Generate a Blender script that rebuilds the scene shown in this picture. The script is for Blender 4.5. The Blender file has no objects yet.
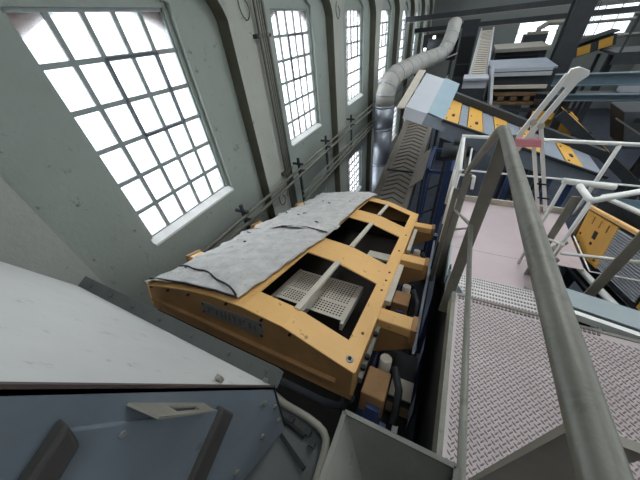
import bpy, bmesh, math, random
from mathutils import Vector, Matrix
random.seed(7)
S = bpy.context.scene
COL = S.collection
V3 = Vector
# ------------------------------------------------------------------ camera
# world: X to the right (away from the window wall), Y along the hall, Z up; the phone is held at the origin, 7 m above the floor
RX = ((0.90148512, 0.20894235, -0.37903519), (0.42327154, -0.60845283, 0.67128709), (-0.09036474, -0.76559013, -0.63695052))
FPX = 253.75
cam = bpy.data.cameras.new('camera'); cam.lens = 36.0 * FPX / 640.0; cam.sensor_width = 36.0
cam.clip_start = 0.02; cam.clip_end = 200
co = bpy.data.objects.new('camera', cam); COL.objects.link(co)
co.matrix_world = Matrix(((RX[0][0], -RX[0][1], -RX[0][2], 0), (RX[1][0], -RX[1][1], -RX[1][2], 0), (RX[2][0], -RX[2][1], -RX[2][2], 0), (0, 0, 0, 1)))
S.camera = co
# ------------------------------------------------------------------ world: overcast sky
SKY = 2.6
w = bpy.data.worlds.new('overcast'); S.world = w; w.use_nodes = True
bg = w.node_tree.nodes['Background']; bg.inputs[0].default_value = (0.90, 0.95, 1.0, 1); bg.inputs[1].default_value = SKY
# ------------------------------------------------------------------ exposure
S.view_settings.view_transform = 'Standard'; S.view_settings.look = 'None'
S.view_settings.gamma = 1.0; S.view_settings.use_curve_mapping = False
S.view_settings.exposure = -0.03
S.cycles.max_bounces = 8; S.cycles.diffuse_bounces = 5; S.cycles.transparent_max_bounces = 12
S.cycles.sample_clamp_indirect = 6.0
S.cycles.use_denoising = True
FLOOR = -7.0; CEIL = 3.6; WALLX = -3.5; RWALL = 11.0; YF = 30.0; YB = -10.0
PER = 3.95                      # bay period of the window wall
BAYC = 2.25                     # middle of the first bay
def daylight(name, loc, size, sizey, rot, power, col=(0.92, 0.96, 1.0)):
    l = bpy.data.lights.new(name, 'AREA'); l.shape = 'RECTANGLE'; l.size = size; l.size_y = sizey; l.energy = power; l.color = col
    o = bpy.data.objects.new(name, l); COL.objects.link(o); o.location = loc; o.rotation_euler = rot
    return o
PWIN = 70.0; PLOW = 40.0; PRIGHT = 170.0; PROOF = 330.0
for k in range(-2, 7):
    y = BAYC + PER * k
    daylight('window_daylight', (-4.25, y, -0.85), 2.4, 1.5, (0, -math.pi / 2, 0), PWIN)
    if k >= 1: daylight('low_window_daylight', (-4.25, y, -5.2), 1.9, 1.4, (0, -math.pi / 2, 0), PLOW)
for y in (5.0, 11.5, 18.0, 24.5):  # daylight for the right-hand windows, added as a source
    daylight('added_right_daylight', (RWALL + 0.7, y, 1.0), 3.4, 4.0, (0, math.pi / 2, 0), PRIGHT, (1.0, 0.97, 0.94))
ROOFX = (1.2, 7.4); ROOFY = (0.0, 5.6, 11.2, 16.8, 22.4)     # unseen glazed roof lights, added for light from above
for rx_ in ROOFX:
    for ry_ in ROOFY:
        daylight('added_roof_daylight', (rx_, ry_, CEIL + 0.6), 1.6, 3.6, (0, 0, 0), PROOF * (0.45 if rx_ > 3 or ry_ > 9 else (0.22 if ry_ < 1 else 1.0)), (1.0, 0.98, 0.95))
daylight('end_window_daylight', (4.2, YF + 0.7, -1.4), 3.0, 3.0, (-math.pi / 2, 0, 0), 150)

# ------------------------------------------------------------------ helpers
def ray(u, v):
    c = (u - 320.0, v - 240.0, FPX)
    return V3([sum(RX[i][j] * c[j] for j in range(3)) for i in range(3)])
def PX(u, v, X): r = ray(u, v); return r * (X / r.x)
def PY(u, v, Y): r = ray(u, v); return r * (Y / r.y)
def PZ(u, v, Z): r = ray(u, v); return r * (Z / r.z)

MATS = {}
def mat(name, col, rough=0.6, metal=0.0, var=0.15, scale=6.0, col2=None, spots=None, bump=0.0, bscale=60.0, spec=0.4, detail=6):
    if name in MATS: return MATS[name]
    m = bpy.data.materials.new(name); m.use_nodes = True; nt = m.node_tree; N = nt.nodes; L = nt.links
    b = N['Principled BSDF']; b.inputs['Roughness'].default_value = rough; b.inputs['Metallic'].default_value = metal
    b.inputs['Specular IOR Level'].default_value = spec
    tc = N.new('ShaderNodeTexCoord')
    nz = N.new('ShaderNodeTexNoise'); nz.inputs['Scale'].default_value = scale; nz.inputs['Detail'].default_value = detail; nz.inputs['Roughness'].default_value = 0.65
    L.new(tc.outputs['Object'], nz.inputs['Vector'])
    cr = N.new('ShaderNodeValToRGB'); cr.color_ramp.elements[0].position = 0.3; cr.color_ramp.elements[1].position = 0.72
    c1 = col; c2 = col2 if col2 else tuple(max(0, c * (1 - var * 2)) for c in col)
    cr.color_ramp.elements[0].color = (*c2, 1); cr.color_ramp.elements[1].color = (*c1, 1)
    L.new(nz.outputs['Fac'], cr.inputs['Fac'])
    out = cr.outputs['Color']
    if spots:                       # (colour, scale, threshold, amount): chips, stains and dirt specks
        sc, ss, st, sa = spots
        n2 = N.new('ShaderNodeTexNoise'); n2.inputs['Scale'].default_value = ss; n2.inputs['Detail'].default_value = 8; n2.inputs['Roughness'].default_value = 0.7
        L.new(tc.outputs['Object'], n2.inputs['Vector'])
        r2 = N.new('ShaderNodeValToRGB'); r2.color_ramp.elements[0].position = st; r2.color_ramp.elements[1].position = min(1, st + 0.06)
        r2.color_ramp.elements[0].color = (0, 0, 0, 1); r2.color_ramp.elements[1].color = (sa, sa, sa, 1)
        L.new(n2.outputs['Fac'], r2.inputs['Fac'])
        mx = N.new('ShaderNodeMix'); mx.data_type = 'RGBA'
        L.new(r2.outputs['Color'], mx.inputs[0]); L.new(out, mx.inputs[6]); mx.inputs[7].default_value = (*sc, 1)
        out = mx.outputs[2]
    L.new(out, b.inputs['Base Color'])
    if bump:
        n3 = N.new('ShaderNodeTexNoise'); n3.inputs['Scale'].default_value = bscale; n3.inputs['Detail'].default_value = 5
        L.new(tc.outputs['Object'], n3.inputs['Vector'])
        bp = N.new('ShaderNodeBump'); bp.inputs['Strength'].default_value = bump; bp.inputs['Distance'].default_value = 0.02
        L.new(n3.outputs['Fac'], bp.inputs['Height']); L.new(bp.outputs['Normal'], b.inputs['Normal'])
    MATS[name] = m
    return m
def c255(r, g, b):
    f = lambda x: (x / 255.0 / 12.92) if x / 255.0 <= 0.04045 else ((x / 255.0 + 0.055) / 1.055) ** 2.4
    return (f(r), f(g), f(b))
M_wall = mat('wall_paint', c255(154, 162, 155), 0.85, var=0.06, scale=1.2, spots=(c255(84, 82, 76), 7, 0.615, 0.75), bump=0.3, bscale=18)
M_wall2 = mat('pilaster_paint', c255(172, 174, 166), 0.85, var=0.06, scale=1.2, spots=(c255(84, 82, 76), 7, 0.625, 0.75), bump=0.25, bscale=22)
M_dark = mat('dark_olive', c255(108, 106, 94), 0.9, var=0.12, scale=3)  # darker olive tone for pilaster sides, arch soffits and wall_front
M_brick = mat('outer_reveal_brick', c255(205, 178, 170), 0.9, var=0.08, scale=8)
M_conc = mat('concrete_floor', c255(72, 78, 92), 0.8, var=0.2, scale=1.5, bump=0.1)
M_ceil = mat('ceiling_paint', c255(150, 150, 148), 0.9, var=0.08)
M_frame = mat('window_frame_paint', c255(150, 158, 158), 0.6, var=0.08, scale=10)
M_frameD = mat('vent_frame_dark', c255(95, 100, 108), 0.6, var=0.08, scale=10)
M_sill = mat('sill_paint', c255(226, 226, 224), 0.7, var=0.05, scale=10)
M_yel = mat('machine_ochre_paint', c255(230, 182, 116), 0.5, var=0.05, scale=3, spots=(c255(130, 92, 56), 12, 0.615, 0.75), bump=0.03)
M_yelD = mat('machine_ochre_dark', c255(172, 130, 86), 0.6, var=0.16, scale=4, spots=(c255(70, 48, 28), 9, 0.62, 0.7))  # darker, spotted ochre for end plates, gussets and covers
M_yelB = mat('bright_yellow_paint', c255(218, 166, 72), 0.5, var=0.08, scale=3, spots=(c255(110, 80, 40), 12, 0.68, 0.7))
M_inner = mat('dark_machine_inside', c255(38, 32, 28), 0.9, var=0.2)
M_sieve = mat('sieve_grey', c255(214, 206, 192), 0.7, var=0.08, scale=8)
M_tarp = mat('dusty_rubber_sheet', c255(200, 198, 195), 0.8, var=0.12, scale=7, col2=c255(168, 166, 164), spots=(c255(110, 108, 108), 16, 0.60, 0.7), bump=0.5, bscale=30)
M_tarpE = mat('sheet_edge_dark', c255(44, 42, 44), 0.8, var=0.1)
M_white = mat('chute_grey_white', c255(194, 194, 192), 0.6, var=0.05, scale=2.5, spots=(c255(150, 148, 144), 14, 0.60, 0.55), bump=0.04)
M_flange = mat('flange_grey', c255(92, 96, 94), 0.7, var=0.1, scale=8, spots=(c255(60, 62, 60), 25, 0.62, 0.6))
M_bluegrey = mat('chute_side_blue_grey', c255(120, 130, 140), 0.45, var=0.14, scale=2.5, spots=(c255(70, 72, 74), 5, 0.60, 0.5))
M_batten = mat('batten_dark_grey', c255(74, 72, 70), 0.6, var=0.1)
M_galv = mat('galvanised_steel', c255(128, 127, 118), 0.5, metal=0.3, var=0.12, scale=9, spots=(c255(98, 96, 88), 16, 0.575, 0.6), bump=0.08)
M_galvD = mat('grey_flat_steel', c255(150, 146, 136), 0.55, metal=0.15, var=0.1, scale=8, spots=(c255(70, 68, 60), 18, 0.64, 0.5))
M_plate = mat('tread_plate_pinkish', c255(186, 176, 176), 0.5, metal=0.1, var=0.06, scale=4, col2=c255(172, 158, 158), spots=(c255(200, 196, 194), 7, 0.58, 0.6))
M_lug = mat('tread_lug_shadowed', c255(128, 116, 116), 0.5, metal=0.2, var=0.1, scale=10)  # darker than the plate: lug shadows are put into the colour
M_pink = mat('lower_deck_pinkish', c255(200, 184, 187), 0.55, metal=0.05, var=0.05, scale=3, spots=(c255(180, 160, 162), 4, 0.6, 0.5))
M_step = mat('stair_grating', c255(206, 202, 200), 0.5, metal=0.2, var=0.08, scale=10)
M_rail = mat('white_rail_paint', c255(242, 242, 238), 0.45, var=0.05, scale=8)
M_pinkp = mat('pink_paint', c255(226, 150, 160), 0.5, var=0.06)
M_beam = mat('beam_blue_grey', c255(158, 170, 174), 0.5, var=0.05, scale=3)
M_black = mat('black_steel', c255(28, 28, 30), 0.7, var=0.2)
M_dsteel = mat('dark_steel', c255(62, 66, 70), 0.6, metal=0.2, var=0.15, scale=5)
M_blue = mat('frame_blue_paint', c255(64, 80, 122), 0.5, var=0.12)
M_duct = mat('silver_duct', c255(176, 182, 192), 0.48, metal=0.6, var=0.1, scale=4, spots=(c255(130, 120, 108), 6, 0.62, 0.5))
M_ductD = mat('dusty_duct', c255(188, 186, 180), 0.7, metal=0.2, var=0.12, scale=5)
M_belt = mat('grey_belt', c255(126, 120, 112), 0.85, var=0.1, scale=8)
M_cleat = mat('belt_cleat', c255(96, 90, 82), 0.85, var=0.1, scale=8)
M_cream = mat('cream_guard', c255(198, 190, 176), 0.7, var=0.08)
M_hood = mat('hood_light_grey', c255(176, 180, 188), 0.5, var=0.05, scale=3)
M_hoodb = mat('hood_pale_blue', c255(140, 164, 176), 0.5, var=0.07, scale=3)
M_panelg = mat('panel_grey_blue', c255(138, 146, 158), 0.55, var=0.1, scale=4)
M_slate = mat('slate_blue_paint', c255(96, 114, 126), 0.5, var=0.1, scale=3)
M_rust = mat('rusty_brown', c255(122, 96, 70), 0.8, var=0.25, scale=5)
M_wood = mat('pale_block', c255(206, 176, 160), 0.8, var=0.1)
M_nickel = mat('bright_bolt', c255(190, 190, 188), 0.35, metal=0.7, var=0.1)
M_hop = mat('hopper_dull_grey', c255(136, 136, 129), 0.7, metal=0.1, var=0.16, scale=5, spots=(c255(70, 70, 66), 10, 0.6, 0.6), bump=0.06)
M_name = mat('name_plate_metal', c255(132, 130, 128), 0.55, metal=0.3, var=0.1, scale=20)
M_letter = mat('name_plate_relief', c255(96, 92, 88), 0.6, var=0.1)
M_lamp = bpy.data.materials.new('lamp_glow'); M_lamp.use_nodes = True
_b = M_lamp.node_tree.nodes['Principled BSDF']; _b.inputs['Emission Color'].default_value = (1, 1, 1, 1); _b.inputs['Emission Strength'].default_value = 3.0
M_glass = bpy.data.materials.new('dusty_pane'); M_glass.use_nodes = True
nt = M_glass.node_tree; nt.nodes.clear()
o_ = nt.nodes.new('ShaderNodeOutputMaterial'); mx_ = nt.nodes.new('ShaderNodeMixShader'); tr_ = nt.nodes.new('ShaderNodeBsdfTransparent'); gl_ = nt.nodes.new('ShaderNodeBsdfTranslucent')
tr_.inputs[0].default_value = (0.93, 0.96, 0.97, 1); gl_.inputs[0].default_value = (0.9, 0.92, 0.95, 1)
tc_ = nt.nodes.new('ShaderNodeTexCoord'); nz_ = nt.nodes.new('ShaderNodeTexNoise'); nz_.inputs['Scale'].default_value = 5; nz_.inputs['Detail'].default_value = 6
mr_ = nt.nodes.new('ShaderNodeMapRange'); mr_.inputs[1].default_value = 0.4; mr_.inputs[2].default_value = 0.8; mr_.inputs[3].default_value = 0.12; mr_.inputs[4].default_value = 0.4
nt.links.new(tc_.outputs['Object'], nz_.inputs['Vector']); nt.links.new(nz_.outputs['Fac'], mr_.inputs[0]); nt.links.new(mr_.outputs[0], mx_.inputs[0])
nt.links.new(tr_.outputs[0], mx_.inputs[1]); nt.links.new(gl_.outputs[0], mx_.inputs[2]); nt.links.new(mx_.outputs[0], o_.inputs[0])

class B:
    """collects shapes for ONE mesh"""
    def __init__(s): s.v = []; s.f = []
    def add(s, vs, fs):
        n = len(s.v); s.v += [V3(p) for p in vs]; s.f += [tuple(i + n for i in f) for f in fs]; return s
    def box(s, c, d, M=None):
        x, y, z = d[0] / 2, d[1] / 2, d[2] / 2; c = V3(c)
        vs = [V3((a * x, b * y, e * z)) for a in (-1, 1) for b in (-1, 1) for e in (-1, 1)]
        if M is not None: vs = [M @ p for p in vs]
        return s.add([c + p for p in vs], [(0, 1, 3, 2), (4, 6, 7, 5), (0, 4, 5, 1), (2, 3, 7, 6), (0, 2, 6, 4), (1, 5, 7, 3)])
    def bar(s, p, q, w, h, up=(0, 0, 1)):
        p = V3(p); q = V3(q); d = (q - p).normalized(); u = V3(up); r = d.cross(u)
        if r.length < 1e-4: r = d.cross(V3((1, 0, 0)))
        r.normalize(); u = r.cross(d)
        o = [(-w / 2, -h / 2), (w / 2, -h / 2), (w / 2, h / 2), (-w / 2, h / 2)]
        vs = [e + r * a + u * b for e in (p, q) for a, b in o]
        return s.add(vs, [(3, 2, 1, 0), (4, 5, 6, 7), (0, 1, 5, 4), (1, 2, 6, 5), (2, 3, 7, 6), (3, 0, 4, 7)])
    def tube(s, pts, r, n=12, caps=True):
        pts = [V3(p) for p in pts]; k = len(pts); rings = []; nrm = None
        for i, p in enumerate(pts):
            if i == 0: t = pts[1] - p
            elif i == k - 1: t = p - pts[i - 1]
            else: t = (pts[i + 1] - p).normalized() + (p - pts[i - 1]).normalized()
            t.normalize()
            if nrm is None:
                nrm = t.cross(V3((0, 0, 1)))
                if nrm.length < 1e-3: nrm = t.cross(V3((1, 0, 0)))
            nrm = (nrm - t * nrm.dot(t)).normalized(); bn = t.cross(nrm)
            rr = r[i] if isinstance(r, (list, tuple)) else r
            rings.append([p + (nrm * math.cos(a) + bn * math.sin(a)) * rr for a in [2 * math.pi * j / n for j in range(n)]])
        base = len(s.v); vs = [p for R in rings for p in R]
        fs = [(i * n + j, i * n + (j + 1) % n, (i + 1) * n + (j + 1) % n, (i + 1) * n + j) for i in range(k - 1) for j in range(n)]
        if caps: fs += [tuple(reversed(range(n))), tuple((k - 1) * n + j for j in range(n))]
        return s.add(vs, fs)
    def cyl(s, p, q, r, n=12): return s.tube([p, q], r, n)
    def prism(s, poly, vec):
        n = len(poly); vec = V3(vec); vs = [V3(p) for p in poly] + [V3(p) + vec for p in poly]
        return s.add(vs, [tuple(reversed(range(n))), tuple(range(n, 2 * n))] + [(i, (i + 1) % n, n + (i + 1) % n, n + i) for i in range(n)])
    def build(s, name, m, parent=None, smooth=False, bevel=0.0, solid=0.0, soff=-1.0):
        me = bpy.data.meshes.new(name); me.from_pydata([tuple(p) for p in s.v], [], s.f); me.validate()
        bm = bmesh.new(); bm.from_mesh(me); bmesh.ops.recalc_face_normals(bm, faces=bm.faces); bm.to_mesh(me); bm.free()
        me.materials.append(m)
        if smooth: 
            for p in me.polygons: p.use_smooth = len(p.vertices) == 4
        o = bpy.data.objects.new(name, me); COL.objects.link(o)
        if parent: o.parent = parent
        if solid:
            md = o.modifiers.new('thick', 'SOLIDIFY'); md.thickness = solid; md.offset = soff
        if bevel:
            md = o.modifiers.new('bevel', 'BEVEL'); md.width = bevel; md.segments = 2; md.limit_method = 'ANGLE'
        return o
def thing(name, label, cat, loc=(0, 0, 0), group=None, M=None):
    o = bpy.data.objects.new(name, None); COL.objects.link(o); o.empty_display_size = 0.1
    if M is not None: o.matrix_world = M
    else: o.location = loc
    o['label'] = label; o['category'] = cat
    if group: o['group'] = group
    return o
def tag(o, label, cat, group=None):
    o['label'] = label; o['category'] = cat
    if group: o['group'] = group
    return o
def struct(o): o['kind'] = 'structure'; return o
def stuff(o): o['kind'] = 'stuff'; return o
def inst(src, name, parent, loc=(0, 0, 0), M=None):
    c = bpy.data.objects.new(name, src.data); COL.objects.link(c)
    if parent: c.parent = parent
    if M is not None: c.matrix_local = M
    else: c.location = loc
    for md in src.modifiers:
        n = c.modifiers.new(md.name, md.type)
        if md.type == 'BEVEL': n.width = md.width; n.segments = md.segments; n.limit_method = md.limit_method
        if md.type == 'SOLIDIFY': n.thickness = md.thickness; n.offset = md.offset
    return c

# ================================================================== the setting
struct(B().box((3.7, 10, FLOOR - 0.1), (16, 42, 0.2)).build('floor', M_conc))
cb_ = B()
def cbox(x0, x1, y0, y1): cb_.box(((x0 + x1) / 2, (y0 + y1) / 2, CEIL + 0.1), (x1 - x0, y1 - y0, 0.2))
cx_ = -4.3
for rx_ in ROOFX:
    cbox(cx_, rx_ - 0.8, -11, 31); cy_ = -11
    for ry_ in ROOFY: cbox(rx_ - 0.8, rx_ + 0.8, cy_, ry_ - 1.8); cy_ = ry_ + 1.8
    cbox(rx_ - 0.8, rx_ + 0.8, cy_, 31); cx_ = rx_ + 0.8
cbox(cx_, 11.7, -11, 31)
struct(cb_.build('ceiling', M_ceil))
def arch_wall(b, x0, x1, y0, y1, z0, z1, holes):
    """wall slab between x0 and x1; holes = (ya, yb, za, spring, crown) one per bay, stacked holes in one bay share ya/yb"""
    n = 12
    def strip(pa, pb):   # quad prism between lower polyline pa and upper polyline pb (lists of (y, z))
        for i in range(len(pa) - 1):
            poly = [pa[i], pa[i + 1], pb[i + 1], pb[i]]
            b.prism([(x0, y, z) for y, z in poly], (x1 - x0, 0, 0))
    ys = y0
    cols = {}
    for h in holes: cols.setdefault((h[0], h[1]), []).append(h)
    for (ya, yb), hs in sorted(cols.items()):
        strip([(ys, z0), (ya, z0)], [(ys, z1), (ya, z1)])
        P = [(ya + (yb - ya) * i / n) for i in range(n + 1)]
        low = [(p, z0) for p in P]
        for (_, _, za, sp, crn) in sorted(hs, key=lambda h: h[2]):
            strip(low, [(p, za) for p in P])
            low = [(p, sp + (crn - sp) * (1 - ((p - (ya + yb) / 2) / ((yb - ya) / 2)) ** 2)) for p in P]
        strip(low, [(p, z1) for p in P])
        ys = yb
    strip([(ys, z0), (y1, z0)], [(ys, z1), (y1, z1)])
WH = 0.80                                             # half width of a window
nb = range(-2, 7)
inner = B(); arch_wall(inner, -3.655, -3.57, YB, YF, FLOOR, CEIL, [(BAYC + PER * k - WH, BAYC + PER * k + WH, -2.14, 0.38, 0.3801) for k in nb] + [(BAYC + PER * k - WH, BAYC + PER * k + WH, -6.2, -4.25, -4.2499) for k in nb if k >= 1])
arch_wall(inner, -3.57, WALLX, YB, YF, FLOOR, CEIL, [(BAYC + PER * k - WH - 0.06, BAYC + PER * k + WH + 0.06, -2.14, 0.42, 0.68) for k in nb] + [(BAYC + PER * k - WH - 0.06, BAYC + PER * k + WH + 0.06, -6.2, -4.2, -4.0) for k in nb if k >= 1])
wl = struct(inner.build('wall_left', M_wall))
outer = B(); arch_wall(outer, -4.14, -3.66, YB, YF, FLOOR, CEIL, [(BAYC + PER * k - WH + 0.03, BAYC + PER * k + WH - 0.03, -2.12, 0.16, 0.40) for k in nb] + [(BAYC + PER * k - WH + 0.03, BAYC + PER * k + WH - 0.03, -6.2, -4.45, -4.25) for k in nb if k >= 1])
outer.build('outer_brickwork', M_brick, wl)
for k in range(-3, 7):
    y0 = BAYC + PER * k + 1.62; y1 = y0 + 0.69
    b = B().box((WALLX + 0.105, (y0 + y1) / 2, (FLOOR + CEIL) / 2), (0.21, y1 - y0, CEIL - FLOOR))
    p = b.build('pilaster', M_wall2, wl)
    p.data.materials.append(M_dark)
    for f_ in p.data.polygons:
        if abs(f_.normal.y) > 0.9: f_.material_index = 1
# blind arches spanning the bays between the pilasters
for k in range(-2, 7):
    yc = BAYC + PER * k; a_ = B(); n_ = 24
    for i in range(n_):
        t0, t1 = math.pi * i / n_, math.pi * (i + 1) / n_
        ya, yb = yc - 1.63 * math.cos(t0), yc - 1.63 * math.cos(t1); za, zb = 0.12 + 0.85 * math.sin(t0), 0.12 + 0.85 * math.sin(t1)
        a_.prism([(WALLX, ya, za), (WALLX, yb, zb), (WALLX, yb, CEIL), (WALLX, ya, CEIL)], (0.21, 0, 0))
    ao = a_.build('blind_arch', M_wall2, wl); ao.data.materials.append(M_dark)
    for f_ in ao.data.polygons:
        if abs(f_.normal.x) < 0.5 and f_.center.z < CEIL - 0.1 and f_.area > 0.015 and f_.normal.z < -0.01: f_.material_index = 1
# windows: frame, mullions, panes
pane_proto = None
def window(n, yc, z0, z1, cols, rows, vent=True):
    f = B(); X = -3.62; yl = yc - WH; yr = yc + WH
    for z in (z0, z1): f.box((X, yc, z), (0.05, 2 * WH + 0.05, 0.05))
    for y in (yl, yr): f.box((X, y, (z0 + z1) / 2), (0.05, 0.05, z1 - z0))
    win = struct(f.build('window_%d' % n, M_frame))
    pw = 2 * WH / cols; ph = (z1 - z0) / rows
    for i in range(1, cols): B().box((X, yl + pw * i, (z0 + z1) / 2), (0.035, 0.052, z1 - z0 - 0.03)).build('mullion', M_frame, win)
    for j in range(1, rows): B().box((X + 0.004, yc, z0 + ph * j), (0.035, 2 * WH - 0.03, 0.050)).build('transom', M_frame, win)
    if vent:
        vb = B(); ya = yl + 2 * pw; yb = yl + 4 * pw; za = z0 + ph * (rows - 3); zb = z0 + ph * (rows - 1)
        for y in (ya, yb): vb.box((X + 0.022, y, (za + zb) / 2), (0.04, 0.026, zb - za))
        for z in (za, zb): vb.box((X + 0.022, (ya + yb) / 2, z), (0.04, yb - ya, 0.026))
        vb.build('vent_frame', M_frameD, win)
    key = (round(pw, 3), round(ph, 3)); src = window.cache.get(key)
    for i in range(cols):
        for j in range(rows):
            loc = (X - 0.004, yl + pw * (i + 0.5), z0 + ph * (j + 0.5))
            if src is None:
                src = B().box((0, 0, 0), (0.004, pw, ph)).build('pane', M_glass, win); src.location = loc; window.cache[key] = src
            else: inst(src, 'pane', win, loc)
    # sloping sill
    B().prism([(X + 0.03, yl - 0.05, z0 + 0.012), (WALLX + 0.03, yl - 0.05, z0 - 0.05), (WALLX + 0.03, yl - 0.05, z0 - 0.085), (X + 0.03, yl - 0.05, z0 - 0.085)], (0, 2 * WH + 0.1, 0)).build('window_sill', M_sill, win)
    return win
window.cache = {}
n = 1
for k in range(0, 7):
    window(n, BAYC + PER * k, -2.10, 0.37, 5, 6); n += 1
for k in (-1, -2):                        # bays behind the camera
    window(n, BAYC + PER * k, -2.10, 0.37, 5, 6); n += 1
for k in (1, 2, 3, 4):
    window(n, BAYC + PER * k, -6.15, -4.25, 5, 6, False); n += 1
# far wall, wall behind the camera, right wall with tall windows added for daylight
def plain_wall(name, axis, pos, th, a0, a1, z0, z1, holes, m):
    b = B(); cur = a0
    def put(p, q, za, zb):
        if axis == 'y': b.box(((p + q) / 2, pos, (za + zb) / 2), (q - p, th, zb - za))
        else: b.box((pos, (p + q) / 2, (za + zb) / 2), (th, q - p, zb - za))
    for (p, q, za, zb) in sorted(holes):
        put(cur, p, z0, z1); put(p, q, z0, za); put(p, q, zb, z1); cur = q
    put(cur, a1, z0, z1)
    return struct(b.build(name, m))
plain_wall('wall_back', 'y', YF + 0.15, 0.3, -4.0, RWALL + 0.4, FLOOR, CEIL, [(3.0, 5.6, -2.6, -0.8), (7.0, 9.6, -2.2, -0.5)], mat('far_wall_grey', c255(128, 132, 130), 0.9, var=0.06))
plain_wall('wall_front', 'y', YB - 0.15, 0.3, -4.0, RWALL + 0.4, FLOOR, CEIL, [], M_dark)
rh = [(y - 2.0, y + 2.0, -0.8, 2.8) for y in (5.0, 11.5, 18.0, 24.5)]
plain_wall('wall_right', 'x', RWALL + 0.15, 0.3, YB, YF, FLOOR, CEIL, rh, M_wall2)
def big_window(n, axis, pos, a0, a1, z0, z1, cols, rows):
    b = B(); t = 0.06
    def put(p, q, za, zb, bb=b, d=t):
        if axis == 'y': bb.box(((p + q) / 2, pos, (za + zb) / 2), (q - p, d, zb - za))
        else: bb.box((pos, (p + q) / 2, (za + zb) / 2), (d, q - p, zb - za))
    put(a0, a1, z0, z0 + t); put(a0, a1, z1 - t, z1); put(a0, a0 + t, z0, z1); put(a1 - t, a1, z0, z1)
    win = struct(b.build('window_%d' % n, M_frame))
    pw = (a1 - a0) / cols; ph = (z1 - z0) / rows
    for i in range(1, cols):
        m = B(); put(a0 + pw * i - 0.025, a0 + pw * i + 0.025, z0 + t, z1 - t, m, 0.05); m.build('mullion', M_frame, win)
    for j in range(1, rows):
        m = B(); put(a0 + t, a1 - t, z0 + ph * j - 0.025, z0 + ph * j + 0.025, m, 0.045); m.build('transom', M_frame, win)
    for i in range(cols):
        for j in range(rows):
            m = B(); put(a0 + pw * i, a0 + pw * (i + 1), z0 + ph * j, z0 + ph * (j + 1), m, 0.004); m.build('pane', M_glass, win)
for (p, q, za, zb) in [(3.0, 5.6, -2.6, -0.8), (7.0, 9.6, -2.2, -0.5)]:
    big_window(n, 'y', YF + 0.1, p, q, za, zb, 3, 2); n += 1
for (p, q, za, zb) in rh:
    big_window(n, 'x', RWALL + 0.1, p, q, za, zb, 4, 4); n += 1

for rx_ in ROOFX:
    for ry_ in ROOFY:
        sk = B()  # frame of an added roof light
        for x in (-0.77, 0.77): sk.box((rx_ + x, ry_, CEIL + 0.1), (0.06, 3.6, 0.08))
        for y in (-1.77, 1.77): sk.box((rx_, ry_ + y, CEIL + 0.1), (1.48, 0.06, 0.08))
        wn = struct(sk.build('window_%d' % n, M_frame)); n += 1
        for j in range(4): B().box((rx_, ry_ - 1.35 + 0.9 * j, CEIL + 0.1), (1.5, 0.86, 0.006)).build('pane', M_glass, wn)
        for j in range(3): B().box((rx_, ry_ - 0.9 + 0.9 * j, CEIL + 0.1), (1.5, 0.05, 0.06)).build('mullion', M_frame, wn)
# ================================================================== pipes and conduits on the window wall
cond = 'vertical conduits on the first pilaster'
for i, (y, r, nm) in enumerate([(4.50, 0.026, 'leftmost'), (4.58, 0.015, 'second from the left'), (4.64, 0.015, 'third from the left'), (4.72, 0.028, 'rightmost')]):
    o = B().tube([(-3.22, y, CEIL - 0.05), (-3.22, y, -3.5)], r, 10).build('conduit_pipe', M_galv, None, True)
    tag(o, 'grey vertical conduit on the pilaster, %s of the four' % nm, 'pipe', cond)
cb = thing('conduit_bracket', 'dark bolted strap clamping the four vertical conduits to the pilaster', 'bracket', (-3.26, 4.6, 0))
B().box((0, 0, 0), (0.07, 0.42, 0.06)).build('strap', M_dsteel, cb)
for y in (-0.17, -0.05, 0.08, 0.18): B().cyl((0.03, y, 0), (0.075, y, 0), 0.018, 8).build('bolt', M_galv, cb)
cb2 = thing('conduit_bracket', 'lower grey strap across the conduits above the tarped machine', 'bracket', (-3.26, 4.6, -2.45))
B().box((0, 0, 0), (0.09, 0.40, 0.07)).build('strap', M_galv, cb2)
hp = [(-2.52, 1.2, 26.0, 0.028, 'upper pipe of the pair running along the wall below the sills'), (-2.66, 1.2, 26.0, 0.034, 'lower pipe of the pair running along the wall below the sills'),
      (-3.12, 4.9, 22.0, 0.02, 'thin top pipe of the lower bundle along the wall'), (-3.28, 4.9, 22.0, 0.034, 'thick middle pipe of the lower bundle along the wall'), (-3.42, 4.9, 22.0, 0.034, 'bottom pipe of the lower bundle along the wall')]
for i, (z, y0, y1, r, lab) in enumerate(hp):
    x = -3.1 + (0.03 if i == 1 else 0)
    b = B()
    if i == 0: b.tube([(x, y0, z), (x, y1, z)], r, 10)
    else: b.tube([(x, y0, z), (x, y1, z)], r, 10)
    tag(b.build('wall_pipe', M_galv, None, True), lab + ', long grey steel', 'pipe', 'pipes along the window wall')
for i, (y, lab) in enumerate([(2.85, 'nearest, beside the first window'), (5.0, 'beside the conduits'), (6.6, 'under the second window'), (8.7, 'next to the third window'), (12.5, 'far along the wall')]):
    t = thing('pipe_bracket', 'dark steel pipe bracket on the wall, ' + lab, 'bracket', (-3.1, y, -2.6), 'pipe brackets on the window wall')
    z0, z1 = ((-0.55, 0.30) if i == 0 else (-0.95, 0.30))
    B().box((-0.06, 0, (z0 + z1) / 2), (0.05, 0.05, z1 - z0)).build('upright', M_dsteel, t)
    B().box((-0.08, 0, 0.16), (0.28, 0.045, 0.045)).build('arm', M_dsteel, t)
    B().box((0.02, 0, 0.0), (0.10, 0.06, 0.03)).build('saddle', M_dsteel, t)
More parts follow.
